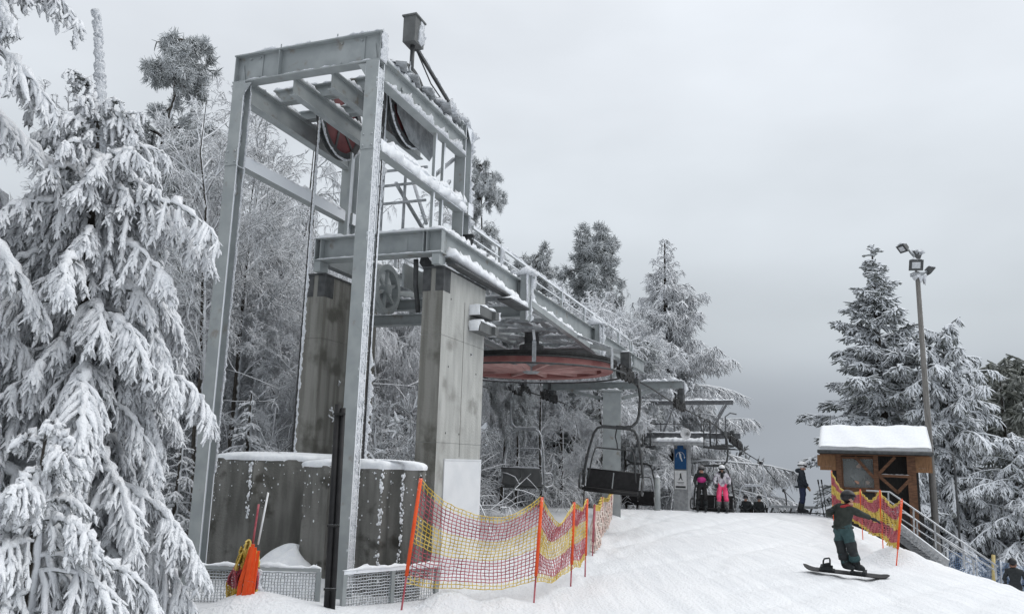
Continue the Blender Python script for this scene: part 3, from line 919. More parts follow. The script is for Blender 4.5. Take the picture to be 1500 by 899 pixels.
woods = [
    (birchA, 285, 88, 14, 0.0, .95, 'fine rimed birch standing behind the left spruce top', 'birch_tree'),
    (birchB, 398, 132, 20, 1.0, 1.05, 'weeping rimed birch framed by the top of the gantry', 'birch_tree'),
    (birchB, 450, 205, 19, 3.3, .9, 'weeping rimed birch behind the left hoist cable', 'birch_tree'),
    (birchA, 330, 170, 23, 2.1, 1.1, 'grey rimed birch behind the far gantry leg', 'birch_tree'),
    (birchA, 215, 165, 14.5, 4.0, 1.1, 'grey rimed birch behind the left spruce boughs', 'birch_tree'),
    (birchC, 415, 330, 15.5, .4, .9, 'bright heavily rimed bush-like tree left of the concrete pillars', 'bare_tree'),
    (birchC, 300, 380, 16, 2.2, .9, 'thick rimed tree low behind the drooping spruce boughs', 'bare_tree'),
    (birchA, 160, 210, 18, .8, 1., 'rimed birch hidden mostly by the left spruce boughs', 'birch_tree'),
    (birchB, 575, 290, 22, 2.5, .9, 'weeping rimed tree seen between the two concrete pillars', 'birch_tree'),
    (tallD, 640, 260, 27, 1.9, 1., 'rimed tree behind the right rear corner of the gantry platform', 'bare_tree'),
    (birchB, 525, 330, 25, .3, 1., 'weeping rimed tree behind the near gantry leg', 'birch_tree'),
    (tallD, 735, 400, 26, .7, .9, 'dark-trunked rimed tree just right of the concrete pillar', 'bare_tree'),
    (tallD, 757, 420, 28, 2.7, .9, 'dark-trunked rimed tree behind the frosted empty chair', 'bare_tree'),
    (tallD, 795, 430, 27, 4.4, .9, 'dark-trunked rimed tree under the left end of the bullwheel hub', 'bare_tree'),
    (tallD, 823, 425, 31, 5.5, 1., 'dark-trunked rimed tree left of the grey support column', 'bare_tree'),
    (roundE, 888, 410, 30, 1.0, .85, 'round white rimed tree above the far end of the bridge', 'bare_tree'),
    (roundE, 822, 408, 29, 3.2, .75, 'white rimed crown just above the bridge railing', 'bare_tree'),
    (birchA, 918, 392, 33, .5, .75, 'thin upright rimed tree left of the larch', 'bare_tree'),
    (birchC, 925, 500, 40, 4.4, .9, 'white rimed tree below the end of the bridge girder', 'bare_tree'),
    (birchB, 700, 380, 30, 5.1, 1., 'rimed tree half hidden by the concrete pillar top', 'birch_tree'),
    (roundE, 935, 455, 34, 2.2, .8, 'white rimed crown between the bridge end and the larch', 'bare_tree'),
    (birchC, 855, 560, 26, 2.0, .9, 'white rimed tree behind the grey support column', 'bare_tree'),
    (birchC, 770, 560, 31, 5.0, .9, 'white rimed tree behind the far side of the bullwheel', 'bare_tree'),
    (roundE, 405, 355, 16.5, .9, .9, 'bright white rimed crown between the far gantry leg and the left hoist cable', 'bare_tree'),
    (roundE, 330, 300, 18.5, 3.9, .9, 'white rimed crown behind the far gantry leg', 'bare_tree'),
    (roundE, 215, 330, 17.5, 5.1, .9, 'white rimed crown behind the long bough of the young spruce', 'bare_tree'),
    (birchB, 345, 145, 18.5, 4.8, 1., 'rimed birch directly behind the far gantry leg', 'birch_tree'),
    (birchA, 335, 112, 15.5, 1.7, .9, 'pale rimed birch whose top shows just left of the gantry head beam', 'birch_tree'),
    (birchB, 480, 250, 21, 5.7, 1., 'weeping rimed birch behind the rear left gantry column', 'birch_tree'),
    (roundE, 560, 420, 23, 2.2, .9, 'white rimed crown low between the two pillars', 'bare_tree'),
    (birchA, 60, 130, 20, 2.2, 1.2, 'rimed birch behind the tall spruce at the left edge', 'birch_tree'),
    (birchB, 130, 260, 24, 3.2, 1.2, 'weeping rimed birch deep behind the left spruces', 'birch_tree'),
]
for (ms, px, py, dep, rz, wd, lab, nm) in woods:
    tree_to(nm, ms, 8 if ms is roundE else 10, px, py, dep, lab, 'tree', 'rimed bare trees of the wood', rz, wd)

# --- larch and the spruces by the hut
larch_m = spruce(12, 3.9, nb=150, n2=34, n3=11, t0=.24, elev=(-.05, .9), droop=.55, hang=.95, l2=.46, l3=.30, rf=.0135, rs=.02, mat_='twig', prof=1.05, irregular=.22, n3side=3)
tree_to('larch_tree', larch_m, 12, 972, 346, 45, 'tall conical larch white with rime behind the lift tower', group=None, rz=.4, wide=1.22, basepx=980)
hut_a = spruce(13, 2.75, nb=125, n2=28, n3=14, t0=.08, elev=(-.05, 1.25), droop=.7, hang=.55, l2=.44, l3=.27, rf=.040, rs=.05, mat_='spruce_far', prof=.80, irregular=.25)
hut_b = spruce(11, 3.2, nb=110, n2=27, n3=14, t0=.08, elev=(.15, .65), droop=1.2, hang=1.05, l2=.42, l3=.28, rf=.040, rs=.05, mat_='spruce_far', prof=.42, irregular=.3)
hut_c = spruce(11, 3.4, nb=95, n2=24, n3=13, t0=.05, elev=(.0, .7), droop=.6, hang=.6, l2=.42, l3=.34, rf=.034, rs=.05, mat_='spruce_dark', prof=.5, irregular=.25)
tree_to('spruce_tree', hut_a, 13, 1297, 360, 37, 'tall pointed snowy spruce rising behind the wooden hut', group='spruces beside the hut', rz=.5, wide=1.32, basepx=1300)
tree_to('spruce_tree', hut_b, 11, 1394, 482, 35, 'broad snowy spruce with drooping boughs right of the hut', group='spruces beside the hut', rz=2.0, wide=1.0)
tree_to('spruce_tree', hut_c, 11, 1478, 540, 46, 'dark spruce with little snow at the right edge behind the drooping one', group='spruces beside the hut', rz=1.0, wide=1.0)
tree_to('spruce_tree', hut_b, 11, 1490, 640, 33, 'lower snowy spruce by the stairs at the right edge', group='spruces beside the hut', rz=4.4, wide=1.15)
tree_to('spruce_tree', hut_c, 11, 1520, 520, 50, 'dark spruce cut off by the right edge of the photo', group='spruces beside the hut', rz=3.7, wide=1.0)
# bushes past the crest
bush_m = broadleaf(4, n1=26, n2=8, n3=7, n4=4, droop=.1, up=1.1, rt_=.04, rmin=.011, l=(.55, .45, .45, .45), trunks=4, t1=(.05, .9), mat_='twig_grey')
for px, py, dep, rz, lab in ((1080, 668, 52, 0., 'grey bare bush right of the people on the chairlift'), (1058, 672, 52, 2., 'grey bare bush behind the people on the chairlift')):
    tree_to('bare_bush', bush_m, 4, px, py, dep, lab, 'bush', 'rimed bushes past the crest', rz, .7)
# bare rimed stems between the counterweight blocks and the pillar
stem_m = broadleaf(2.0, n1=9, n2=4, n3=3, n4=0 or 1, droop=.1, up=.5, rt_=.022, rmin=.011, mat_='twig_white', l=(.5, .45, .4, .3), trunks=2, t1=(.25, .95), bark='bark_rime')
for px, dep, rz, sc_, lab in ((560, 12.9, .3, 1.35, 'bare rimed stem between the pillars beside the right hoist cable'), (600, 12.6, 2.3, 1.15, 'bare rimed stem reaching across the foot of the right pillar'), (535, 13.4, 4., 1.3, 'bare rimed stem behind the near gantry leg')):
    P_ = aty(px, 700, dep)
    put_tree('bare_shrub', stem_m, (P_[0], dep, gz(P_[0], dep)), lab, 'shrub', 'bare rimed stems', rz, sc_)
# undergrowth that reads as one mass
NU = 2000
acc = Acc()
ux = np.concatenate([rng.uniform(-17, -2.2, NU), rng.uniform(-3, 7.5, NU)])
uy = np.concatenate([rng.uniform(15, 30, NU), rng.uniform(28.5, 38, NU)])
_v2 = (ux - C0[0]) * V2[0] + (uy - C0[1]) * V2[1]
ok_ = (ux < (uy - 10) * .30 + .4) & ((_v2 > 3.4) | (uy < 22))
ux, uy = ux[ok_], uy[ok_]
P0 = np.stack([ux, uy, ground(ux, uy)], 1)
M_ = len(P0)
D_ = norm(np.stack([rng.normal(size=M_) * .5, rng.normal(size=M_) * .5, np.ones(M_)], 1))
Lu = rng.uniform(.8, 3.4, M_)
Bu = grow(P0, D_, Lu, 7, .7, .16)
acc.add(tubes_np(Bu, taper(M_, 7, .024, .012), 3))
for lev, (mult, lf) in enumerate(((7, .4), (4, .5))):
    N_ = len(Bu) * mult
    pj = rng.integers(0, len(Bu), N_); s_ = rng.uniform(.2, 1, N_)
    P_, T_ = sample(Bu, pj, s_)
    sd_ = norm(np.cross(T_, rng.normal(size=(N_, 3))))
    L_ = Lu[pj] * lf * rng.uniform(.5, 1.2, N_)
    B_ = grow(P_, norm(T_ * .7 + sd_), L_, 4, .5, .15)
    acc.add(tubes_np(B_, taper(N_, 4, .0145, .009), 3))
    Bu, Lu = B_, L_
ug = bpy.data.objects.new('undergrowth', acc.mesh('undergrowth', ['twig']))
COL.objects.link(ug)
tag(ug, 'tangle of rimed brushwood under the trees behind the station', 'undergrowth', kind='stuff')
# the far wood on the falling ground behind, one grey mass
acc = Acc()
NF = 150
fx = rng.uniform(-60, 5, NF); fy = rng.uniform(36, 62, NF)
ok_ = fx < (fy - 10) * .22 - 1
fx, fy = fx[ok_], fy[ok_]; NF = len(fx)
hz = ground(fx, fy)
HF = np.minimum(rng.uniform(7, 11, NF), 14)
P0 = np.stack([fx, fy, hz], 1)
Tr = grow(P0, np.tile([0, 0, 1.], (NF, 1)), HF, 7, 0, .05)
acc.add(tubes_np(Tr, taper(NF, 7, .14, .05), 5))
Bu, Lu, rr_ = Tr, HF, .03
for mult, lf, up_ in ((22, .30, .5), (7, .45, .1), (6, .5, -.2)):
    N_ = len(Bu) * mult
    pj = rng.integers(0, len(Bu), N_); s_ = rng.uniform(.15, 1, N_)
    P_, T_ = sample(Bu, pj, s_)
    sd_ = norm(np.cross(T_, rng.normal(size=(N_, 3))))
    L_ = Lu[pj] * lf * (1.1 - .6 * s_) * rng.uniform(.6, 1.2, N_)
    B_ = grow(P_, norm(T_ * .4 + sd_ + np.array([0, 0, up_])), L_, 4, .5, .12)
    acc.add(tubes_np(B_, taper(N_, 4, rr_, rr_ * .5), 3))
    Bu, Lu, rr_ = B_, L_, rr_ * .6
fw = bpy.data.objects.new('far_wood', acc.mesh('far_wood', ['twig']))
COL.objects.link(fw)
tag(fw, 'far rimed wood on the falling hillside behind the station', 'wood', kind='stuff')
print('VEG', round(_t.time() - _t0, 1), 's')

# ------------------------------------------------------------------ lift station: local x = along the lift (u), y = across to the left (v)
RZ1 = PI / 2 - TH
RZ2 = PI / 2 - TH2
GZ0 = -1.75
def part1(name, mb, mats, parent):      # heights in the mesh are world heights
    return part(name, mb, mats, parent, zoff=GZ0)

gan = thing('steel_gantry', 'tall grey steel gantry frame with two red cable sheaves and rime on its right side', 'gantry', S1(0, 0, GZ0), RZ1)
HT = 5.73
def hcol(mb, u0, v0, z0, z1, d=.20, b=.20, web_axis='u', cap=True):
    """H column whose flanges face along u"""
    mb.box((u0, v0, z0), (u0 + .018, v0 + b, z1))
    mb.box((u0 + d - .018, v0, z0), (u0 + d, v0 + b, z1))
    mb.box((u0 + .018, v0 + b / 2 - .007, z0), (u0 + d - .018, v0 + b / 2 + .007, z1))
    return mb
BEAM_D = .44
# near leg
for (vv, nm, rime_w, lab) in ((0., 'near', .10, 'near leg, its right side crusted white with rime'), (2.225, 'far', .05, None)):
    mb = MB(); hcol(mb, .0, vv, GZ0, HT - BEAM_D, .16)
    # splice plates with bolts
    zs = 4.14
    for dz in (0,):
        mb.box((-.012, vv - .004, zs - .13), (-.001, vv + .204, zs + .13))
        for bx in (.035, .165):
            for bz in (-.08, .08):
                mb.tube([(-.012, vv + bx, zs + bz), (-.03, vv + bx, zs + bz)], .014, 6)
    mb.box((-.003, vv - .003, zs - .14), (.17, vv + .203, zs - .132))
    # gusset at the head
    mb.plate([(.004, vv + (.2 if vv == 0 else 0), 5.26), (.004, vv + (.32 if vv == 0 else -.12), 5.26), (.004, vv + (.2 if vv == 0 else 0), 5.08)], (1, 0, 0), .016)
    c = part1('column', mb, 'steel', gan)
    if lab: c['label'] = lab
    sb = MB()
    w_ = .215
    if vv == 0:
        sb.snow((.08, vv + .014, -1.6), (.08, vv + .014, 5.2), .145, .012, (0, -1, 0), rough=.6, step=.02)
        for z_ in np.arange(-1.55, 5.2, .022):
            for q_ in range(3):
                c_ = (rng.uniform(.01, .165), vv + rng.uniform(-.004, .012), z_)
                sb.ell(c_, rng.uniform(.004, .013), rng.uniform(.005, .013), rng.uniform(.006, .016), 0, 6, 4)
    else:
        sb.snow((.155, vv - .004, -.3), (.155, vv - .004, 5.2), .03, .016, (.1, -1, 0), rough=.8, step=.025)
        sb.snow((.08, vv + .09, 3.6), (.08, vv + .09, 5.2), .12, .02, (0, -1, 0), rough=.9, step=.03)
    part1('rime_crust', sb, 'rime', gan)
# rear legs on the platform
for vv, lab in ((0., None), (2.225, None)):
    mb = MB(); hcol(mb, 3.0, vv, 3.42, HT - .12, .26)
    mb.box((2.94, vv - .05, 3.405), (3.32, vv + .25, 3.425))
    if vv == 0:
        mb.plate([(3.262, -.001, HT - .12), (3.262, -.001, HT - .45), (3.0, -.001, HT - .12)], (0, 1, 0), .012)
    part1('column', mb, 'steel', gan)
    if vv == 0:
        sb = MB()
        sb.snow((3.255, vv, 3.7), (3.255, vv, HT - .15), .07, .05, (.3, -1, 0), rough=.9, step=.03)
        sb.snow((3.0, vv + .1, HT - .12), (3.27, vv + .1, HT - .12), .26, .12, rough=.8)
        part1('rime_crust', sb, 'rime', gan)
# head beam across the front
mb = MB()
zc = HT - BEAM_D / 2
mb.ibeam((.09, -.02, zc), (.09, 2.445, zc), BEAM_D, .18, .02, .014)
for vv in (.0, .20, .72, 1.66, 2.20, 2.42):
    for sx in (-1, 1):
        mb.box((.09 + sx * .0085, vv - .006, HT - BEAM_D + .021), (.09 + sx * .085, vv + .006, HT - .021)) if vv in (.0, 2.42, 1.66) else None
# cover plates with bolts
for vv0, vv1 in ((.28, .70), (1.98, 2.24)):
    mb.box((.070, vv0, HT - BEAM_D + .022), (.082, vv1, HT - .022))
    for vv in (vv0 + .05, vv1 - .05):
        for zz in (HT - BEAM_D + .07, HT - .07):
            mb.tube([(.072, vv, zz), (.05, vv, zz)], .016, 6)
for vv in (.12, 2.32):
    mb.plate([(.075, vv - .05, HT - BEAM_D + .02), (.075, vv + .05, HT - BEAM_D + .02), (.075, vv, HT - BEAM_D + .30)], (1, .6, 0), .014)
for vv in (.75, 1.7):
    mb.box((.085, vv - .008, HT), (.095, vv + .008, HT + .11))
part1('head_beam', mb, 'steel_clean', gan)
sb = MB()
sb.snow((.09, -.02, HT), (.09, 2.43, HT), .17, .035, rough=.8)
sb.snow((.035, .1, HT - BEAM_D + .02), (.035, 2.3, HT - BEAM_D + .02), .05, .018, rough=1.)
sb.snow((.09, -.02, HT - BEAM_D - .0), (.09, -.02, HT + .02), .18, .03, (0, -1, 0), rough=.9, step=.03)
part1('snow_cap', sb, 'rime', gan)
# top longitudinal beams carrying the sheaves (outer pair and inner pair)
for k, (vv, z0, z1, wd) in enumerate(((.05, 5.02, 5.36, .16), (.86, 5.06, 5.34, .12), (1.50, 5.06, 5.34, .12), (2.30, 5.02, 5.36, .16))):
    mb = MB()
    mb.ibeam((.182, vv, (z0 + z1) / 2), (2.998, vv, (z0 + z1) / 2), z1 - z0, wd, .018, .012)
    if k == 0:
        for uu in (.75, 1.3, 2.35):
            mb.tube([(uu, vv - .006, 5.2), (uu, vv - .03, 5.2)], .03, 8)
    part1('side_beam', mb, 'steel_clean', gan)
    sb = MB()
    sb.snow((.2, vv, z1), (2.98, vv, z1), wd * .95, .05 if k else .08, rough=.9)
    if k == 0:
        sb.snow((.2, vv - .055, z0 + .02), (2.95, vv - .055, z0 + .02), .085, .055, (0, -.6, 1), rough=.8)
    part1('snow_cap', sb, 'rime', gan)
# cross beams
for uu, z0, z1 in ((.95, 5.36, 5.58), (2.85, 5.36, 5.60), (1.62, 5.365, 5.52)):
    mb = MB()
    mb.ibeam((uu, .0, (z0 + z1) / 2), (uu, 2.4, (z0 + z1) / 2), z1 - z0, .14, .014, .01)
    part1('cross_beam', mb, 'steel_clean', gan)
    sb = MB(); sb.snow((uu, .0, z1), (uu, 2.4, z1), .14, .05, rough=.9); part1('snow_cap', sb, 'rime', gan)
# maintenance planks on the right top, lying askew under rime
mb = MB()
for k in range(5):
    a = .5 + k * .48 + random.uniform(-.1, .1)
    mb.bar((a, -.05 + random.uniform(-.05, .05), 5.47 + .012 * k), (a + .75, .28 + random.uniform(-.1, .1), 5.50 + .03 * k), .16, .035, m=0)
part1('plank', mb, 'steel_rime', gan)
sb = MB()
for k in range(5):
    a = .45 + k * .45
    sb.snow((a, .0 + .05 * math.sin(k * 2), 5.49 + .012 * k), (a + .7, .24, 5.52 + .03 * k), .2, .05, rough=1.1, step=.03)
sb.snow((2.3, .05, 5.6), (3.1, .08, 5.68), .2, .09, rough=1.1, step=.03)
part1('snow_cap', sb, 'rime', gan)
# mid-height ties
for vv, lab in ((-.0, 'square tie beam on the right under thick snow'), (2.25, None)):
    mb = MB()
    mb.box((.182, vv + .0, 4.05), (3.25, vv + .16, 4.22))
    mb.box((3.10, vv - .05, 4.03), (3.32, vv - .002, 4.24))
    o = part1('tie_beam', mb, 'steel', gan)
    if lab: o['label'] = lab
    sb = MB()
    sb.snow((.2, vv + .08, 4.22), (3.3, vv + .08, 4.22), .17, .09 if vv < 1 else .05, rough=.6)
    if vv < 1:
        sb.snow((.2, vv, 4.13), (3.3, vv, 4.13), .15, .05, (0, -1, .2), rough=.7)
    part1('snow_cap', sb, 'snow', gan)
# sheaves
def sheave(vv, uc, zc_, r, lab):
    mb = MB()
    o = (uc, vv, zc_)
    # grooved rim, axis along v
    mb.lathe([(r - .08, -.05), (r + .035, -.05), (r + .035, -.035), (r - .01, -.015), (r - .01, .015), (r + .035, .035), (r + .035, .05), (r - .08, .05), (r - .08, -.05)], 56, 0, o, axis=1, smooth=False)
    mb.lathe([(.0, -.07), (.10, -.07), (.10, .07), (0, .07)], 20, 0, o, axis=1, smooth=False)
    for a in range(6):
        an = a * PI / 3 + .3
        mb.bar((uc + .1 * math.cos(an), vv, zc_ + .1 * math.sin(an)), (uc + (r - .08) * math.cos(an), vv, zc_ + (r - .08) * math.sin(an)), .05, .05, up=(0, 1, 0))
    s_ = part1('sheave', mb, 'steel_dark', gan)
    if lab: s_['label'] = lab
    mb = MB()
    mb.lathe([(.1, -.012), (r - .081, -.012), (r - .081, .012), (.1, .012)], 48, 0, o, axis=1, smooth=False)
    d_ = part1('disc', mb, 'crimson', gan); d_.parent = s_
    sb = MB()
    pts = []
    for k in range(15):
        an = -PI * (.95 - k * .062)
        pts.append((uc + (r + .035) * math.cos(an), vv - .052, zc_ + (r + .035) * math.sin(an)))
    for k in range(14):
        sb.snow(pts[k], pts[k + 1], .035, .018, (0, -1, 0), rough=.8, step=.03, ends=False)
    q = part1('rime_crust', sb, 'rime', gan); q.parent = s_
sheave(1.86, 1.98, 5.45, .60, 'left red sheave')
sheave(.48, 1.75, 5.45, .64, 'right red sheave half hidden behind a rimed guard plate')
mb = MB()
mb.plate([(1.72, .40, 4.86), (2.45, .40, 4.78), (2.62, .40, 5.0), (2.62, .40, 5.36), (1.25, .40, 5.36), (1.3, .40, 5.15)], (0, 1, 0), .012)
part1('guard_plate', mb, 'steel_rime', gan)
# light stays, ladder and rails behind the near leg
for (uu, vv) in ((1.95, .06), (2.35, .10), (2.0, 1.1), (2.3, 1.8)):
    mb = MB(); mb.bar((uu, vv, 3.43), (uu, vv, 5.02), .05, .05)
    part1('stay', mb, 'steel', gan)
mb = MB()
mb.tube([(1.95, .15, 3.55), (3.0, 1.0, 4.75)], .03, 8)
mb.bar((2.95, .25, 4.6), (2.4, .12, 4.2), .05, .05)
mb.bar((2.98, .2, 5.0), (2.2, .2, 4.4), .05, .05)
mb.bar((1.9, .7, 4.25), (3.0, .7, 3.75), .045, .045)
part1('brace', mb, 'steel_rime', gan)
mb = MB()
for zz in (3.95, 4.25, 4.5):
    mb.bar((2.0, .2, zz), (2.0, 1.05, zz), .035, .035)
for vv in (.6, 1.0):
    mb.bar((2.03, vv, 3.43), (2.03, vv, 4.5), .035, .035)
part1('handrail', mb, 'steel_rime', gan)
# switch box on a stalk over the right top beam
mb = MB()
mb.box((.86, -.06, 6.03), (1.16, .14, 6.44))
mb.box((.84, -.08, 6.44), (1.18, .16, 6.465))
part1('control_box', mb, 'box_grey', gan)
sb = MB()
sb.snow((.86, .04, 6.465), (1.17, .04, 6.465), .22, .03)
sb.snow((1.165, .04, 6.05), (1.165, .04, 6.44), .2, .05, (1, -.5, 0), rough=.9, step=.03)
sb.snow((1.0, -.062, 6.06), (1.1, -.062, 6.44), .15, .02, (0, -1, 0), rough=1., step=.03)
part1('rime_crust', sb, 'rime', gan)
mb = MB()
mb.tube([(1.0, .04, 5.45), (1.0, .04, 6.03)], .035, 8)
mb.bar((1.12, .04, 6.05), (2.75, .04, 5.62), .045, .045)
mb.tube([(1.13, .05, 6.04), (1.7, .06, 5.75), (2.5, .06, 5.6)], .012, 6)
part1('box_post', mb, 'steel_dark', gan)
sb = MB()
sb.snow((1.14, .04, 6.07), (2.7, .04, 5.65), .05, .03, rough=1., step=.03)
sb.snow((1.0, .04, 5.45), (1.0, .04, 5.75), .08, .04, (0, -1, 0), rough=1., step=.03)
part1('rime_crust', sb, 'rime', gan)

# hoist cables down to the counterweight blocks
for (vv, u0, z0, u1, z1, lab) in ((1.86, 1.38, 5.45, 1.36, -.12, 'left rimed hoist cable hanging between the gantry legs'), (.48, 1.08, 5.45, 1.04, -.12, 'right dark hoist cable hanging just behind the near gantry leg')):
    t = thing('hoist_cable', lab, 'cable', S1(u1, vv, -.12), RZ1, 'hoist cables of the counterweight')
    mb = MB(); mb.tube([(0, 0, 0), (u0 - u1, 0, z0 - z1)], .022, 8)
    part('cable', mb, 'cable', t)
    sb = MB()
    if vv > 1:
        sb.snow((0.01, -.012, .02), (u0 - u1, -.012, z0 - z1 - .2), .030, .022, (.5, -1, 0), rough=.5, step=.02)
    else:
        sb.snow((0.01, -.012, .02), (.0, -.012, 1.6), .04, .05, (.5, -1, 0), rough=.6, step=.02)
        sb.snow((0.03, -.012, 3.6), (u0 - u1, -.012, z0 - z1 - .8), .03, .03, (.5, -1, 0), rough=.8, step=.035)
    part('rime_crust', sb, 'rime', t)

# counterweight blocks
def block(poly, zt, lab, ribs):
    cx = sum(p[0] for p in poly) / len(poly); cy = sum(p[1] for p in poly) / len(poly)
    t = thing('counterweight_block', lab, 'concrete block', S1(cx, cy, GZ0), RZ1, 'concrete counterweight blocks')
    q = [(a - cx, b_ - cy) for a, b_ in poly]
    mb = MB(); mb.prism(q, -.05, zt - GZ0)
    part('block', mb, 'concrete_dark', t)
    # snow pillow on the top
    n = len(q); ring = []
    dense = []
    for i in range(n):
        a, b_ = np.array(q[i]), np.array(q[(i + 1) % n])
        m_ = max(1, int(np.linalg.norm(b_ - a) / .1))
        for k in range(m_):
            dense.append(a + (b_ - a) * k / m_)
    dense = np.array(dense)
    V, Fc = [], []
    nl = len(dense)
    wob = 1 + .03 * np.convolve(rng.normal(size=nl), np.ones(3) / 2, 'same')
    for (s_, h_) in ((1.015, -.02), (1.025, .015), (1.01, .045), (.95, .07), (.8, .085), (.4, .095), (.02, .10)):
        for k in range(nl):
            V.append((dense[k][0] * s_ * (wob[k] if s_ > .9 else 1), dense[k][1] * s_ * (wob[k] if s_ > .9 else 1), zt - GZ0 + h_ * (.8 + .3 * math.sin(k * .9) ** 2)))
    for r in range(6):
        for k in range(nl):
            Fc.append((r * nl + k, r * nl + (k + 1) % nl, (r + 1) * nl + (k + 1) % nl, (r + 1) * nl + k))
    sb = MB(); sb.add(V, Fc, 0, True)
    part('snow_cap', sb, 'snow', t)
    sb = MB()
    for u, v, z0, z1 in ribs:
        for k in range(85):
            s_ = rng.uniform(.003, .015) * (1.3 if rng.random() < .15 else 1)
            sb.ell((u - cx + rng.uniform(-.012, .004), v - cy + rng.normal() * .014, z1 - GZ0 - (z1 - z0) * rng.random() ** 1.4), s_, s_, s_ * rng.uniform(1, 2.), 0, 6, 4)
    # flecks of blown snow stuck to the faces
    for i in range(n):
        a, b_ = np.array(q[i]), np.array(q[(i + 1) % n])
        e_ = b_ - a; ln_ = np.linalg.norm(e_)
        for k in range(int(60 * ln_)):
            f_ = rng.random(); f_ = f_ if rng.random() < .5 else abs(rng.normal()) * .08
            p_ = a + e_ * np.clip(f_, 0, 1)
            s_ = rng.uniform(.003, .012)
            sb.ell((p_[0], p_[1], zt - GZ0 - abs(rng.normal()) * .38), s_, s_, s_ * rng.uniform(.8, 1.6), 0, 6, 4)
    tag(part('frost_flecks', sb, 'snow', t), kind='stuff')
block([(.56, 2.58), (.50, 1.86), (.62, 1.80), (.88, 1.24), (1.9, 1.24), (1.9, 2.58)], -.10, 'left fluted concrete counterweight block under a snow pillow', [(.49, 1.9, -.9, -.15)])
block([(.50, 1.04), (.44, .62), (.56, .58), (.62, .30), (.50, .22), (.42, -.18), (.56, -.22), (.62, -.38), (.50, -.44), (.5, -.66), (.8, -.60), (1.4, -.15), (1.4, 1.04)], -.16, 'right fluted concrete counterweight block beside the concrete pillar', [(.55, .58, -1.6, -.2), (.41, -.18, -1.6, -.22), (.49, -.44, -1.6, -.25)])

# concrete pillars carrying the bridge
def pillar(v0, v1, u0, u1, zt, lab, side_m='concrete'):
    t = thing('concrete_pillar', lab, 'pillar', S1((u0 + u1) / 2, (v0 + v1) / 2, GZ0), RZ1, 'concrete pillars of the station')
    du, dv = (u1 - u0) / 2, (v1 - v0) / 2
    mb = MB()
    H = zt - GZ0
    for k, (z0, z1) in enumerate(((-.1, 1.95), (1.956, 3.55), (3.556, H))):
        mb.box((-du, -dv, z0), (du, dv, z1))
        mb.m[-1] = 1  # front face: stains plus its shade, painted into the colour
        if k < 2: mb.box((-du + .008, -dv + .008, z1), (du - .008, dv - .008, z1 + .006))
    part('shaft', mb, [side_m, 'concrete_stain_shade'], t)
    mb = MB()
    for (a, b_) in ((-dv - .006, -dv + .13), (dv - .13, dv + .006)):
        mb.box((-du - .006, a, H - .35), (-du + .25, b_, H - .001))
    mb.box((-du - .02, -dv - .015, H), (du, dv + .015, H + .03))
    part('bearing_shoe', mb, 'steel_dark', t)
    return t, du, dv, H
pt, du, dv, H = pillar(-.18, .16, 1.97, 3.68, 2.83, 'right concrete pillar with a pale side and a white board at its foot')
sb = MB(); sb.snow((-du + .0, -dv + .03, H + .03), (-du + .5, -dv + .03, H + .03), .14, .07, rough=.7)
part('snow_cap', sb, 'snow', pt)
mb = MB()
mb.box((-.58, -dv - .02, -.05), (du + .01, -dv - .003, 1.72)); mb.box((-.57, -dv - .028, 1.70), (du, -dv - .0205, 1.715))
o = part('board', mb, 'board', pt); o['label'] = 'white board on the foot of the pillar'
for z0 in (2.02 - GZ0, 2.28 - GZ0):
    mb = MB(); mb.box((.18, -dv - .20, z0), (.72, -dv - .001, z0 + .16))
    mb.box((.70, -dv - .26, z0 + .01), (.86, -dv - .001, z0 + .14))
    j = part('junction_box', mb, 'box_grey', pt)
    sb = MB(); sb.snow((.17, -dv - .10, z0 + .16), (.88, -dv - .12, z0 + .15), .22, .05, rough=.6)
    sb.snow((.172, -dv - .1, z0), (.172, -dv - .1, z0 + .17), .2, .03, (-1, 0, 0), rough=.8)
    sb.snow((.865, -dv - .15, z0), (.865, -dv - .15, z0 + .15), .2, .05, (1, 0, 0), rough=.8)
    q = part('snow_cap', sb, 'snow', pt); q.parent = j
mb = MB(); mb.tube([(.30, -dv - .004, 3.4), (.30, -dv - .03, 3.4)], .02, 6); part('anchor_bolt', mb, 'galv', pt)
for (a_, z_) in ((-.55, 3.1), (.55, 3.1), (-.55, 2.1), (-.05, 2.1), (-.55, 4.15), (.6, 4.1)):
    mb = MB(); mb.tube([(a_, -dv - .0015, z_), (a_, -dv + .01, z_)], .016, 10); part('tie_hole', mb, 'wood_dark', pt)
mb = MB(); mb.box((-.02, -dv - .003, 1.75), (-.008, -dv + .01, 4.2)); part('form_line', mb, 'concrete_dark', pt)
pillar(1.92, 2.26, 1.97, 3.68, 2.83, 'left concrete pillar seen between the gantry legs, streaked and shaded dark', 'concrete_stain_shade')  # sides dark as well: the bridge's shade is painted into their colour

# ------------------------------------------------------------------ the bridge
br = thing('station_bridge', 'long grey steel bridge of the lift station running back over the bullwheel', 'bridge', S1(1.8, .93, 2.86), RZ1)
BZ = 2.86; BU, BV = 1.8, .93
def partb(name, mb, mats, parent=br):
    mb.v = [(a - BU, b_ - BV, c - BZ) for a, b_, c in mb.v]
    return part(name, mb, mats, parent)
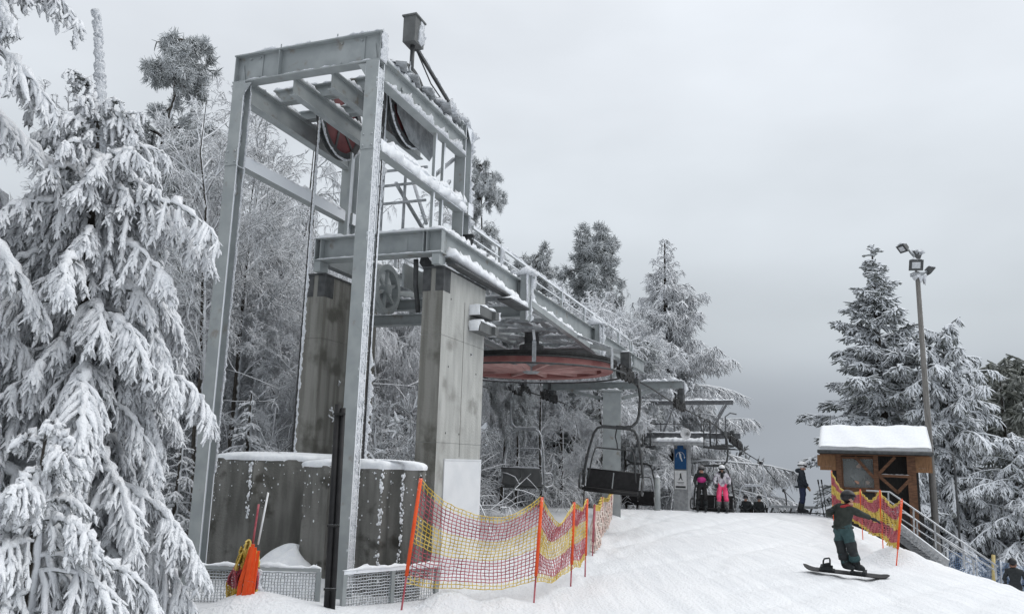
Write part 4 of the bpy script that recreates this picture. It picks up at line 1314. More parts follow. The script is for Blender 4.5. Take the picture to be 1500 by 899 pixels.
# front transverse girder
mb = MB(); mb.ibeam((1.93, -.20, 3.22), (1.93, 2.06, 3.22), .37, .26, .018, .012)
for vv in (-.19, .06, .12, .5, 1.95, 2.05):
    if vv != .5: mb.box((1.81, vv - .006, 3.055), (1.923, vv + .006, 3.385))
mb.box((1.918, .44, 3.06), (1.926, .5, 3.38))
for vv in (-.1, 2.0):
    mb.box((1.82, vv - .06, 2.86), (2.05, vv + .06, 3.03))
partb('front_girder', mb, 'steel_clean')
sb = MB(); sb.snow((1.90, -.22, 3.405), (1.90, 2.06, 3.405), .25, .05, rough=.6); sb.snow((1.83, -.2, 3.055), (1.83, 2.0, 3.055), .08, .012)
partb('snow_cap', sb, 'snow')
# upper beam of the gantry deck
mb = MB(); mb.ibeam((3.12, -.16, 3.57), (3.12, 2.05, 3.57), .2, .14, .014, .01)
partb('deck_beam', mb, 'steel_dark')
# side girders
for vv, lab in ((-.13, None), (1.99, None)):
    mb = MB(); mb.ibeam((2.06, vv, 3.2), (18.5, vv, 3.2), .40, .16, .018, .012)
    for uu in (5.45, 11.3, 16.5):
        mb.box((uu - .008, vv - .078, 3.02), (uu + .008, vv - .0065, 3.38))
    partb('side_girder', mb, 'steel_clean')
    sb = MB()
    sb.snow((2.0, vv, 3.4), (5.3, vv, 3.4), .17, .05, rough=1., step=.04)
    sb.snow((5.6, vv, 3.4), (18.4, vv, 3.4), .1, .025, rough=1., step=.06)
    if vv < 0:
        sb.snow((2.0, vv - .11, 3.02), (5.2, vv - .10, 2.90), .20, .13, rough=.5)
    partb('snow_cap', sb, 'snow')
# lower ledge plate under the thick snow
mb = MB(); mb.box((1.98, -.36, 2.87), (5.2, -.21, 2.90)); mb.box((4.2, -.45, 2.76), (5.25, -.20, 2.80))
partb('ledge', mb, 'steel_dark')
sb = MB(); sb.snow((4.2, -.34, 2.80), (5.2, -.34, 2.80), .26, .09, rough=.6); partb('snow_cap', sb, 'snow')
# outriggers with hangers and the lower chords
for uu in (5.45, 11.3):
    mb = MB(); mb.ibeam((uu, -.36, 2.78), (uu, 2.2, 2.78), .22, .16, .014, .01)
    partb('cross_beam', mb, 'steel_clean')
    mb = MB(); mb.box((uu - .10, -.37, 2.60), (uu + .10, -.355, 3.52)); mb.box((uu - .10, -.355, 2.60), (uu - .085, -.22, 3.52)); mb.box((uu + .085, -.355, 2.6), (uu + .10, -.22, 3.52))
    partb('hanger', mb, 'steel_clean')
    sb = MB()
    sb.snow((uu - .11, -.36, 2.60), (uu - .11, -.36, 3.5), .06, .03, (-.3, -1, 0), rough=.8)
    sb.snow((uu + .10, -.36, 2.60), (uu + .10, -.36, 3.5), .10, .06, (.6, -1, 0), rough=.8)
    sb.snow((uu, -.5, 3.5), (uu, .0, 3.5), .34, .16, rough=.5)
    sb.snow((uu - .06, -.3, 2.89), (uu - .06, 2.1, 2.89), .14, .05, rough=.8)
    partb('snow_cap', sb, 'rime')
for vv in (-.30, 2.1):
    mb = MB(); mb.bar((5.55, vv, 2.98), (11.2, vv, 2.74), .12, .12)
    partb('lower_chord', mb, 'steel_clean')
    sb = MB(); sb.snow((5.55, vv, 3.04), (11.2, vv, 2.80), .12, .06, rough=.6); partb('snow_cap', sb, 'snow')
# grating and lattice of the underside
mb = MB()
for k in range(11):
    uu = 4.2 + k * 1.25
    mb.bar((uu, -.05, 3.06), (uu, 1.91, 3.06), .08, .08)
for k in range(6):
    a = 4.2 + k * 2.2
    mb.bar((a, .0, 2.97), (a + 2.2, 1.85, 2.97), .06, .06); mb.bar((a, 1.85, 2.91), (a + 2.2, .0, 2.91), .06, .06)
partb('floor_lattice', mb, 'steel_rime')
sb = MB()
for k in range(11):
    sb.snow((4.2 + k * 1.25, .0, 3.10), (4.2 + k * 1.25, 1.9, 3.10), .08, .04, rough=1.)
partb('snow_cap', sb, 'snow')
mb = MB()
for vv in (.35, .75, 1.15, 1.55):
    mb.bar((4.0, vv, 3.30), (18.2, vv, 3.30), .26, .03)
partb('walkway_grating', mb, 'steel_rime')
# beams between the pillars
for z0, uu in ((2.55, 3.3), (2.25, 3.1)):
    mb = MB(); mb.ibeam((uu, .17, z0), (uu, 1.91, z0), .18, .14, .014, .01)
    partb('cross_beam', mb, 'steel_clean')
    sb = MB(); sb.snow((uu, .2, z0 + .09), (uu, 1.9, z0 + .09), .1, .03, rough=1.); partb('snow_cap', sb, 'rime')
mb = MB()
mb.lathe([(.33, -.06), (.42, -.06), (.42, -.04), (.38, 0), (.42, .04), (.42, .06), (.33, .06), (.33, -.06)], 40, 0, (2.75, 1.25, 2.72), axis=1, smooth=False)
mb.lathe([(0, -.08), (.08, -.08), (.08, .08), (0, .08)], 16, 0, (2.75, 1.25, 2.72), axis=1, smooth=False)
for k in range(6):
    an = k * PI / 3 + .4
    mb.bar((2.75 + .07 * math.cos(an), 1.25, 2.72 + .07 * math.sin(an)), (2.75 + .34 * math.cos(an), 1.25, 2.72 + .34 * math.sin(an)), .05, .05, up=(0, 1, 0))
partb('return_sheave', mb, 'steel_clean')
mb = MB(); mb.bar((2.1, .25, 3.02), (3.3, .25, 2.62), .10, .14); mb.tube([(2.0, .32, 3.0), (2.05, .33, 2.6), (2.2, .34, 2.2)], .04, 8)
partb('brace', mb, 'steel_dark')
mb = MB(); mb.box((2.2, .62, 2.62), (3.4, .66, 3.0)); partb('web_plate', mb, 'steel_clean')
mb = MB(); mb.box((2.6, 1.30, 2.58), (5.0, 1.42, 2.68)); mb.bar((3.7, .3, 2.75), (5.0, 1.6, 2.45), .1, .1); partb('brace', mb, 'steel_rime')
# railing along the right side, with an end loop
mb = MB()
RV = -.14
for uu in np.arange(4.4, 16.6, 2.0):
    mb.bar((uu, RV, 3.40), (uu, RV, 3.80), .05, .05)
mb.bar((3.1, RV, 3.80), (12.4, RV, 3.80), .045, .045)
mb.bar((3.1, RV, 3.60), (12.4, RV, 3.60), .02, .02)
mb.tube([(12.4, RV, 3.80), (14.4, RV, 3.80), (15.9, RV, 3.79), (16.1, RV, 3.74), (16.15, RV, 3.6), (16.15, RV, 3.4)], .026, 8)
partb('railing', mb, 'steel')
sb = MB()
sb.snow((3.1, RV, 3.82), (8.8, RV, 3.82), .05, .03, rough=.9)
sb.snow((11.0, RV, 3.82), (15.9, RV, 3.82), .05, .03, rough=.9)
for uu in np.arange(4.4, 16.6, 2.0):
    sb.snow((uu, RV - .02, 3.42), (uu, RV - .02, 3.8), .04, .03, (0, -1, 0), rough=.9)
partb('snow_cap', sb, 'rime')
mb = MB()
for uu in np.arange(4.4, 16.6, 2.0):
    mb.bar((uu, 1.99, 3.40), (uu, 1.99, 3.80), .05, .05)
mb.bar((3.1, 1.99, 3.80), (16.1, 1.99, 3.80), .045, .045)
partb('railing', mb, 'steel_rime')

# ------------------------------------------------------------------ bullwheel
BWZ = 2.20
bw = thing('bullwheel', 'large horizontal red bullwheel with a black rubber rim under the bridge', 'bullwheel', S2(0, 0, BWZ), RZ2)
RW = 2.0
mb = MB(); mb.lathe([(RW - .30, -.10), (RW - .06, -.12), (RW - .02, -.10), (RW - .02, .10), (RW - .06, .12), (RW - .30, .10), (RW - .30, -.10)], 96, 0, smooth=False)
part('rim', mb, 'red', bw)
mb = MB(); mb.lathe([(RW - .02, .03), (RW + .06, .04), (RW + .08, .10), (RW + .08, .14), (RW - .02, .15), (RW - .02, .03)], 96, 0, smooth=False)
part('rubber_lining', mb, 'rubber', bw)
mb = MB(); mb.lathe([(.0, -.16), (.16, -.16), (.22, -.11), (.22, .25), (0, .25)], 32, 0, smooth=False)
part('hub', mb, 'steel_rime', bw)
for k in range(12):
    an = k * PI / 6 + .2
    a = np.array([math.cos(an), math.sin(an), 0])
    mb = MB(); mb.bar(a * .2 + [0, 0, -.07], a * (RW - .29) + [0, 0, -.03], .07, .10)
    tq = np.array([-a[1], a[0], 0])
    mb.plate([a * (RW - .31) + tq * .13 + [0, 0, .02], a * (RW - .31) - tq * .13 + [0, 0, .02], a * (RW - .95) + [0, 0, .02]], (0, 0, 1), .02)
    part('spoke', mb, 'red_pale', bw)
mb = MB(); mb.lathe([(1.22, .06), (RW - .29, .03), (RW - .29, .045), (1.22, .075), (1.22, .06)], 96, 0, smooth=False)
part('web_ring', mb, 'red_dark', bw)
# guard hoop with its brackets hung from the bridge
gh = thing('guard_hoop', 'dark cable catching hoop hung below the bullwheel', 'hoop', S2(0, 0, BWZ), RZ2)
pts = [(2.28 * math.cos(a), 2.28 * math.sin(a), -.19) for a in np.linspace(-PI * .62, PI * .62, 60)]
pts = [(-x_, y_, z_) for x_, y_, z_ in pts]
pts2 = [(-x_, y_, z_) for x_, y_, z_ in pts]
mb = MB(); mb.tube([(2.28 * math.cos(a), 2.28 * math.sin(a), -.17) for a in np.linspace(0, 2 * PI, 80, endpoint=False)], .022, 8, closed=True)
part('hoop', mb, 'steel_dark', gh)
sb = MB()
ring = [(2.28 * math.cos(a), 2.28 * math.sin(a), -.15) for a in np.linspace(-.4, 1.9, 26)]
for k in range(25): sb.snow(ring[k], ring[k + 1], .04, .02, rough=.8, ends=False)
part('snow_cap', sb, 'rime', gh)
for an in (.5, 1.6, 2.7, 3.6, 4.5, 5.6):
    mb = MB()
    a = np.array([math.cos(an), math.sin(an), 0])
    mb.bar(a * 2.28 + [0, 0, -.15], a * 2.28 + [0, 0, .30], .09, .02, up=a)
    mb.bar(a * 2.28 + [0, 0, .30], a * 1.2 + [0, 0, .72], .06, .06)
    part('bracket', mb, 'steel_rime', gh)

# drive gear on the wheel's top: shaft reaching into the bridge
mb = MB(); mb.lathe([(.0, .25), (.30, .25), (.30, .52), (.18, .56), (.18, .85), (0, .85)], 28, 0, smooth=False)
part('shaft', mb, 'steel_dark', bw)

# ------------------------------------------------------------------ rope
rp = thing('haul_rope', 'black haul rope leaving the bullwheel and dipping over the crest', 'rope', S2(0, 0, 0), RZ2)
RR = RW + .10
def ropez_r(u): return float(np.interp(u, [-2, 0, 1.5, 3.5, 5.2, 7.7, 11.2, 13, 16.4, 20.6, 27.5, 32.4, 60, 90], [2.22, 2.21, 2.03, 1.90, 1.70, 1.55, 1.34, 1.02, .52, .13, -1.23, -2.04, -9, -19]))
def ropez_l(u): return float(np.interp(u, [-2, 0, 2.3, 3.6, 6.55, 10.8, 13.3, 20.6, 27.5, 32.4, 60, 90], [2.22, 2.22, 2.10, 2.03, 1.90, 1.62, 1.26, .13, -1.23, -2.04, -9, -19]))
arc = [(RR * math.cos(a), RR * math.sin(a), 2.22) for a in np.linspace(-PI / 2, -3 * PI / 2, 40)]
right = [(u, -RR, ropez_r(u)) for u in list(np.arange(90, 0, -1.5)) + [.8]]
left = [(u, RR, ropez_l(u)) for u in [.8] + list(np.arange(1.5, 91, 1.5))]
mb = MB(); mb.tube(right + arc + left, .020, 8)
part('rope', mb, 'rope', rp)

# ------------------------------------------------------------------ grey support column with its cross arm
def train(mb, u, v, z, n=4, dz=0., side=-1):
    """a short rocker with rubber sheaves; returns nothing, adds to mb"""
    mb.bar((u - .45, v, z + .02 - dz * -.45), (u + .45, v, z + .02 - dz * .45), .05, .16, m=0)
    for k in range(n):
        uu = u - .42 + .84 * k / (n - 1)
        mb.lathe([(.03, -.05), (.15, -.05), (.15, -.035), (.125, 0), (.15, .035), (.15, .05), (.03, .05), (.03, -.05)], 20, 0, (uu, v, z - dz * (uu - u) - .10), axis=1, smooth=False)
sc_ = thing('support_column', 'grey square support column under the far end of the bridge with rope sheaves on its cross arm', 'column', S2(6, 0, gz(*S2(6, 0, 0)[:2])), RZ2)
zb = sc_.location.z
def sqr(a, ang): return [(x_ * math.cos(ang) - y_ * math.sin(ang), x_ * math.sin(ang) + y_ * math.cos(ang)) for x_, y_ in ((-a, -a), (a, -a), (a, a), (-a, a))]
mb = MB()
mb.prism(sqr(.27, .32), -.1, 2.10 - zb); mb.prism(sqr(.34, .32), 2.10 - zb, 2.14 - zb)
part('post', mb, 'steel_clean', sc_)
sb = MB(); sb.snow((-.2, -.3, 2.14 - zb), (-.2, .3, 2.14 - zb), .25, .06)
part('snow_cap', sb, 'snow', sc_)
mb = MB(); mb.ibeam((0, -2.2, 2.29 - zb), (0, 2.35, 2.29 - zb), .22, .2, .014, .01)
mb.bar((0, .31, 1.9 - zb), (0, 1.5, 2.18 - zb), .08, .1); mb.bar((0, -.31, 1.9 - zb), (0, -1.5, 2.18 - zb), .08, .1)
mb.bar((0.02, 0.2, 2.4 - zb), (1.5, .2, 3.0 - zb), .1, .1); mb.bar((0.02, -.2, 2.4 - zb), (1.5, -.2, 3.0 - zb), .1, .1)
part('cross_arm', mb, 'steel_clean', sc_)
sb = MB(); sb.snow((0, -2.25, 2.40 - zb), (0, 2.35, 2.40 - zb), .2, .07, rough=.7); sb.snow((0.1, -2.21, 2.0 - zb), (.1, -2.21, 2.4 - zb), .2, .07, (.6, -1, 0), rough=.8)
part('snow_cap', sb, 'rime', sc_)
for sg, zz in ((-1, ropez_r(6)), (1, ropez_l(6))):
    mb = MB(); mb.box((-.12, sg * 2.02 - .1, zz + .12 - zb), (.12, sg * 2.02 + .22 * sg, 2.18 - zb))
    mb.box((-.1, sg * RR - .03, zz - .02 - zb), (.1, sg * RR + .03, zz + .5 - zb))
    part('sheave_hanger', mb, 'steel_dark', sc_)
    mb = MB(); train(mb, 0, sg * RR, zz + .14 - zb, 4, .08)
    part('sheave_train', mb, 'rubber', sc_)
# hold-down sheaves at the wheel exit, hanging from the bridge end
for sg, uu, lab in ((-1, .9, 'dark hold-down sheave block where the right rope leaves the bullwheel'), (1, 3.9, 'dark hold-down sheave block on the left rope below the bullwheel')):
    rz_ = ropez_r(uu) if sg < 0 else ropez_l(uu)
    hd = thing('hold_down_sheaves', lab, 'sheave block', S2(uu, sg * RR, rz_), RZ2, 'hold-down sheave blocks by the bullwheel')
    mb = MB(); mb.box((-.10, -.12, .10), (.10, .10, .50)); part('bracket', mb, 'steel_dark', hd)
    mb = MB(); train(mb, 0, 0, .05, 4, .04); part('sheave_train', mb, 'rubber', hd)
    mb = MB(); mb.bar((0, 0, .48), (.0, -sg * 1.15, .75), .1, .1); part('arm', mb, 'steel', hd)
    sb = MB(); sb.snow((-.10, -.01, .50), (.10, -.01, .50), .24, .07); sb.snow((.10, -.05, .15), (.10, -.05, .5), .16, .05, (1, -.5, 0), rough=.9); part('snow_cap', sb, 'rime', hd)

# ------------------------------------------------------------------ lift tower behind the unloading point
UT = 14.6
tw = thing('lift_tower', 'lift tower with a splayed head frame, sheaves and snowy catwalks over a grey post', 'lift tower', S2(UT, 0, gz(*S2(UT, 0, 0)[:2])), RZ2)
zb = tw.location.z
def partt(name, mb, mats): return part(name, mb, mats, tw, zoff=zb)
mb = MB(); mb.box((-.26, -.28, zb - .2), (.26, .28, .95)); mb.box((-.3, -.32, .95), (.3, .32, 1.0)); partt('post', mb, 'galv')
mb = MB(); mb.ibeam((0, -2.05, 2.40), (0, 2.05, 2.40), .16, .14, .012, .01)
partt('top_beam', mb, 'galv_dark')
for a, b_, c in (((0, 1.15, 1.0), (0, 1.9, 2.32), .12), ((0, -1.0, 1.0), (0, -1.75, 2.32), .12), ((0.3, -.9, 1.0), (.3, -.35, 2.32), .08), ((0.3, .95, 1.0), (.3, .4, 2.32), .07)):
    mb = MB(); mb.bar(a, b_, c, c * 1.2, up=(1, 0, 0)); partt('strut', mb, 'galv_dark')
    sb = MB(); sb.snow(np.array(a) + [-.02, .0, .05], np.array(b_) + [-.02, 0, 0.02], c, .03, rough=.7); partt('snow_cap', sb, 'rime')
mb = MB(); mb.ibeam((0, -2.3, .95 + .14), (0, 2.3, .95 + .14), .2, .2, .014, .01); partt('cross_arm', mb, 'galv_dark')
sb = MB(); sb.snow((0, -2.05, 2.48), (0, 2.05, 2.48), .14, .05, rough=.7); sb.snow((-.05, -1.5, 1.19), (-.05, 1.6, 1.19), .2, .05); partt('snow_cap', sb, 'snow')
# roof-like snowy plate under the arm
mb = MB(); mb.box((-.7, -1.0, .78), (.7, 1.0, .82)); mb.box((-.72, -1.0, .70), (-.70, 1.0, .80)); partt('platform', mb, 'galv')
sb = MB(); sb.snow((-.30, -.98, .82), (-.30, .98, .82), .95, .17, rough=.15); partt('snow_cap', sb, 'snow')
for sg in (-1, 1):
    mb = MB()
    for k in range(4):
        mb.box((-1.5 + .0, sg * 1.25 - .06 + sg * k * .22, .62 + .03 * k), (1.5, sg * 1.25 + .06 + sg * k * .22, .66 + .03 * k))
    for uu in (-1.4, -.5, .5, 1.4):
        mb.box((uu - .03, sg * 1.15, .58), (uu + .03, sg * 2.0, .62))
    partt('catwalk', mb, 'steel_dark')
    mb = MB()
    for uu in (-1.45, -.4):
        for vv in (1.2, 1.45):
            mb.tube([(uu, sg * vv, .66), (uu, sg * vv, 1.6)], .022, 6)
    mb.tube([(-1.45, sg * 1.2, 1.6), (-1.45, sg * 1.32, 1.68), (-1.45, sg * 1.45, 1.6)], .022, 6)
    mb.tube([(-1.45, sg * 1.2, 1.6), (1.4, sg * 1.2, 1.6)], .016, 6)
    partt('catwalk_rail', mb, 'steel_dark')
    rz_ = (ropez_r if sg < 0 else ropez_l)(UT)
    for du_ in (-.55, .75):
        mb = MB(); train(mb, du_, sg * RR, rz_ - du_ * .12 + .16, 4, .12); partt('sheave_train', mb, 'rubber')
    mb = MB(); mb.box((-.1, sg * RR + .05, rz_ + .1), (.1, sg * RR + .2, 1.3)); mb.bar((-1.0, sg * RR + .1, rz_ + .36), (1.2, sg * RR + .1, rz_ + .1), .08, .16); partt('rocker', mb, 'steel_dark')
mb = MB()
for vv in (-1.35, -.75, -.1, .35, .9, 1.3):
    mb.tube([(.12, vv, 1.0), (.12, vv, 1.62 + .12 * math.sin(vv * 7))], .022, 6)
mb.tube([(.12, -1.35, 1.55), (.12, 1.3, 1.55)], .014, 6)
partt('arm_rail', mb, 'steel_dark')
for sg in (-1, 1):
    mb = MB(); mb.tube([(.9, sg * 1.55, .7), (.9, sg * 1.55, 1.9), (.9, sg * 1.75, 2.05), (.9, sg * 2.0, 2.0)], .03, 8); partt('rope_guide', mb, 'galv_dark')
# loudspeaker horn
mb = MB(); mb.lathe([(.0, 0), (.05, 0), (.07, .12), (.2, .32), (.21, .33), (.18, .33), (.04, .05)], 20, 0, (-.9, -.45, 1.12), axis=0)
mb.v = [(-.9 - (a + .9), b_, c) for a, b_, c in mb.v]
partt('horn', mb, 'white')

# signs fixed to the tower post
sg_ = thing('blue_sign', 'blue mandatory sign with a white skier pictogram on the lift tower post', 'sign', S2(UT - .30, 0, .55), RZ2)
mb = MB(); mb.box((-.02, -.235, -.78), (.0, .235, 0)); mb.box((-.022, -.12, -.001), (-.002, .12, .14)); part('panel', mb, 'blue', sg_)
mb = MB()
mb.plate([(-.024, .05, -.2), (-.024, -.03, -.18), (-.024, -.04, -.34), (-.024, .01, -.36)], (1, 0, 0), .004)
mb.plate([(-.024, .01, -.36), (-.024, -.05, -.34), (-.024, -.09, -.47), (-.024, -.05, -.49), (-.024, -.02, -.40)], (1, 0, 0), .003)
mb.lathe([(0, 0), (.028, 0), (.028, .003), (0, .003)], 12, 0, (-.026, .03, -.16), axis=0)
mb.tube([(-.025, .17, -.32), (-.025, .15, -.22), (-.025, .09, -.14), (-.025, 0, -.11), (-.025, -.09, -.14), (-.025, -.15, -.22), (-.025, -.17, -.32)], .008, 5)
mb.plate([(-.025, -.20, -.30), (-.025, -.14, -.30), (-.025, -.17, -.37)], (1, 0, 0), .003)
part('pictogram', mb, 'white', sg_)
sg_ = thing('white_sign', 'white notice with a dark pictogram below the blue sign on the lift tower', 'sign', S2(UT - .30, 0, -.28), RZ2)
mb = MB(); mb.box((-.02, -.235, -.72), (.0, .235, 0)); part('panel', mb, 'white', sg_)
mb = MB()
mb.plate([(-.023, .03, -.12), (-.023, -.02, -.10), (-.023, -.05, -.30), (-.023, .03, -.32)], (1, 0, 0), .004)
mb.bar((-.023, .03, -.3), (-.023, .07, -.38), .012, .03); mb.bar((-.023, -.03, -.3), (-.023, -.07, -.38), .012, .03)
mb.box((-.023, -.14, -.47), (-.021, .14, -.45)); mb.box((-.023, -.12, -.52), (-.021, .1, -.50)); mb.box((-.0225, -.20, -.68), (-.021, .2, -.60))
part('pictogram', mb, 'steel_dark', sg_)

# ------------------------------------------------------------------ chairs
def make_chair(metal, seat_mat, snowy):
    t = thing('lift_chair', 'x', 'chairlift chair', (0, 0, 0), 0, 'two-seat chairs of the lift')
    yo = .42      # the hanger stands to the outside of the seat
    mb = MB()
    mb.box((-.22, yo - .05, -.09), (.22, yo + .05, .05)); mb.tube([(-.3, yo, 0), (.3, yo, 0)], .045, 8)
    part('grip', mb, 'steel_dark', t)
    mb = MB()
    mb.tube([(0, yo, -.05), (0, yo + .07, -.18), (0, yo + .10, -.40), (0, yo + .10, -.72), (0, yo + .06, -.90), (0, yo - .05, -1.0), (0, yo - .2, -1.03), (0, 0, -1.035)], .034, 8)
    part('hanger', mb, metal, t)
    mb = MB()
    pts = [(-.12, -.70, -2.36), (-.1, -.70, -2.1), (-.05, -.62, -1.6), (-.02, -.52, -1.22), (0, -.44, -1.10), (0, -.32, -1.06), (0, .32, -1.06), (0, .44, -1.10), (-.02, .52, -1.22), (-.05, .62, -1.6), (-.1, .70, -2.1), (-.12, .70, -2.36)]
    mb.tube(pts, .030, 8)
    mb.bar((0, -.35, -1.045), (0, .35, -1.045), .07, .06)
    part('frame', mb, metal, t)
    mb = MB()
    mb.tube([(.1, -.56, -2.2), (.08, -.50, -1.75), (.06, -.45, -1.55), (.06, -.40, -1.52), (.06, .40, -1.52), (.06, .45, -1.55), (.08, .50, -1.75), (.1, .56, -2.2)], .018, 7)
    mb.tube([(.0, .02, -1.08), (.02, .0, -1.25), (.06, .06, -1.4), (.06, .08, -1.52)], .016, 6)
    part('safety_bar', mb, metal, t)
    for s_ in (-1, 1):
        mb = MB()
        y = s_ * .72
        mb.tube([(-.12, y, -2.12), (.18, y, -2.10), (.32, y, -2.16), (.36, y, -2.26), (.3, y, -2.40), (.0, y, -2.44), (-.12, y, -2.40)], .024, 7)
        part('armrest', mb, metal, t)
    mb = MB()
    a, b_ = np.array((-.10, 0, -2.40)), np.array((-.22, 0, -2.04))
    for y0, y1 in ((-.62, -.015), (.015, .62)):
        mb.plate([(-.10, y0, -2.38), (-.10, y1, -2.38), (-.22, y1, -2.02), (-.22, y0, -2.02)], (1, 0, .33), .05)
    mb.tube([(-.225, -.64, -2.01), (-.225, .64, -2.01)], .028, 7)
    mb.tube([(-.10, -.66, -2.40), (-.10, .66, -2.40)], .028, 7)
    part('backrest', mb, seat_mat, t)
    mb = MB()
    for y0, y1 in ((-.62, -.01), (.01, .62)):
        mb.plate([(-.08, y0, -2.42), (-.08, y1, -2.42), (.34, y1, -2.38), (.38, y1, -2.42), (.38, y0, -2.42), (.34, y0, -2.38)], (-.08, 0, 1), .06) if False else mb.box((-.08, y0, -2.45), (.36, y1, -2.38))
    mb.tube([(.36, -.64, -2.42), (.36, .64, -2.42)], .03, 7)
    mb.tube([(-.1, -.66, -2.47), (-.1, .66, -2.47)], .02, 7)
    part('seat', mb, seat_mat, t)
    if snowy:
        sb = MB()
        sb.snow((0, -.38, -1.01), (0, .38, -1.01), .08, .03); sb.snow((-.225, -.62, -1.99), (-.225, .62, -1.99), .06, .03)
        sb.snow((0.02, yo - .12, .03), (.0, yo + .1, .03), .3, .04)
        part('snow_cap', sb, 'rime', t)
    return t

def set_chair(t, u, side, label, rzo=0.):
    z = (ropez_r if side < 0 else ropez_l)(u) - .0
    # grip sits at local y = .42 on the outside
    rz = RZ2 + (PI if side < 0 else 0) + rzo
    g = S2(u, side * RR, z)
    off = np.array([-.42 * math.sin(rz), .42 * math.cos(rz), 0])
    t.location = tuple(g - off); t.rotation_euler = (0, 0, rz)
    t['label'] = label
    return t
ch = make_chair('steel_dark', 'black', False)
set_chair(ch, 1.75, -1, 'empty black chairlift chair hanging nearest, just past the bullwheel', .22)
ch.rotation_euler = (math.radians(-4), 0, ch.rotation_euler[2]); ch.scale = (1.08, 1.05, 1.13)
def chair_copy(src):
    c = copy_tree(src); c.rotation_euler[0] = 0; return c
c2 = set_chair(chair_copy(ch), 12.4, -1, 'chairlift chair arriving with two people getting off')
set_chair(chair_copy(ch), 27.6, -1, 'dark chairlift chair farthest down the rope, mostly hidden by the crest')
set_chair(chair_copy(ch), 14.2, 1, 'dark chairlift chair half hidden behind the nearest black chair')
fr = make_chair('steel_rime', 'box_grey', True)
fr.scale = (1.05, 1.0, 1.15)
set_chair(fr, 3.4, 1, 'grey frosted empty chair seen from behind, left of the grey support column', -.1)
whc = make_chair('rime', 'rubber', True)
set_chair(whc, 20.6, -1, 'white rimed chairlift chair with two dark-helmeted riders just past the crest')

# ------------------------------------------------------------------ people
BONES = [('pelvis', 'belly'), ('belly', 'chest'), ('chest', 'neck'), ('neck', 'head'), ('head', 'crown'), ('chest', 'shL'), ('chest', 'shR'), ('shL', 'elL'), ('elL', 'wrL'), ('shR', 'elR'), ('elR', 'wrR'), ('pelvis', 'hipL'), ('pelvis', 'hipR'), ('hipL', 'knL'), ('knL', 'anL'), ('hipR', 'knR'), ('knR', 'anR'), ('anL', 'toL'), ('anR', 'toR')]
RAD = {'pelvis': (.155, .125), 'belly': (.155, .12), 'chest': (.175, .13), 'neck': (.062, .062), 'head': (.085, .095), 'crown': (.07, .08), 'shL': .085, 'shR': .085, 'elL': .062, 'elR': .062, 'wrL': .048, 'wrR': .048, 'hipL': .11, 'hipR': .11, 'knL': .082, 'knR': .082, 'anL': .07, 'anR': .07, 'toL': .055, 'toR': .055}

def person(label, J, loc, mats, bone_mat, rz=0., scale=1., group=None, rad=None, knee_mat=None):
    """J: joint positions in metres (x to the right, y away, z up); one continuous skinned body"""
    t = thing('person', label, 'person', loc, rz, group)
    names = list(J)
    me = bpy.data.meshes.new('body')
    me.from_pydata([tuple(np.array(J[n]) * scale) for n in names], [(names.index(a), names.index(b_)) for a, b_ in BONES], [])
    o = bpy.data.objects.new('body', me); COL.objects.link(o)
    md = o.modifiers.new('skin', 'SKIN'); md.use_smooth_shade = True; md.branch_smoothing = .4
    if not me.skin_vertices:
        pass
    R_ = dict(RAD)
    if rad: R_.update(rad)
    for i, n in enumerate(names):
        r = R_[n]
        sv = me.skin_vertices[0].data[i]
        sv.radius = (r[0] * scale, r[1] * scale) if isinstance(r, tuple) else (r * scale, r * scale)
        sv.use_root = (n == 'pelvis')
    o.modifiers.new('sub', 'SUBSURF').levels = 2
    o.modifiers['sub'].render_levels = 2
    dg = bpy.context.evaluated_depsgraph_get(); dg.update()
    ev = o.evaluated_get(dg)
    bm_ = bpy.data.meshes.new_from_object(ev)
    bpy.data.objects.remove(o)
    bm_.name = 'body'
    bm_.materials.clear()
    for m in mats: bm_.materials.append(MAT[m])
    segs = [(np.array(J[a]) * scale, np.array(J[b_]) * scale, bone_mat.get((a, b_), bone_mat.get(b_, 0))) for a, b_ in BONES]
    for p in bm_.polygons:
        c = np.array(p.center); best, bi = 1e9, 0
        for a, b_, mi in segs:
            d = b_ - a; q = np.clip(((c - a) @ d) / (d @ d + 1e-9), 0, 1)
            ds = np.linalg.norm(c - a - d * q)
            if ds < best: best, bi = ds, mi
        if knee_mat is not None:
            for kn in ('knL', 'knR'):
                if np.linalg.norm(c - np.array(J[kn]) * scale) < .135 * scale: bi = knee_mat
        p.material_index = bi; p.use_smooth = True
    # folds of the cloth
    co = np.empty(len(bm_.vertices) * 3, dtype=np.float32); bm_.vertices.foreach_get('co', co); co = co.reshape(-1, 3)
    nn = np.array([v.normal[:] for v in bm_.vertices])
    ph_ = rng.uniform(0, 6, 6)
    wv = np.zeros(len(co))
    for k_, (fx_, fy_, fz_) in enumerate(((9, 4, 34), (-14, 9, 27), (22, -12, 18), (-7, 20, 45), (30, 16, 12), (12, -26, 38))):
        wv += np.sin(co[:, 0] * fx_ + co[:, 1] * fy_ + co[:, 2] * fz_ + ph_[k_])
    hd_ = np.array(J['head']) * scale
    keep = np.linalg.norm(co - hd_[None], axis=1) > .17
    co = co + nn * (wv * .0042 * keep * scale)[:, None]
    bm_.vertices.foreach_set('co', np.ascontiguousarray(co, dtype=np.float32).ravel()); bm_.update()
    b2 = bpy.data.objects.new('body', bm_); COL.objects.link(b2); b2.parent = t
    return t

def face_dir(f):
    f = np.array(f, float); f[2] = 0; f /= np.linalg.norm(f)
    return f, np.array([-f[1], f[0], 0])     # forward, left

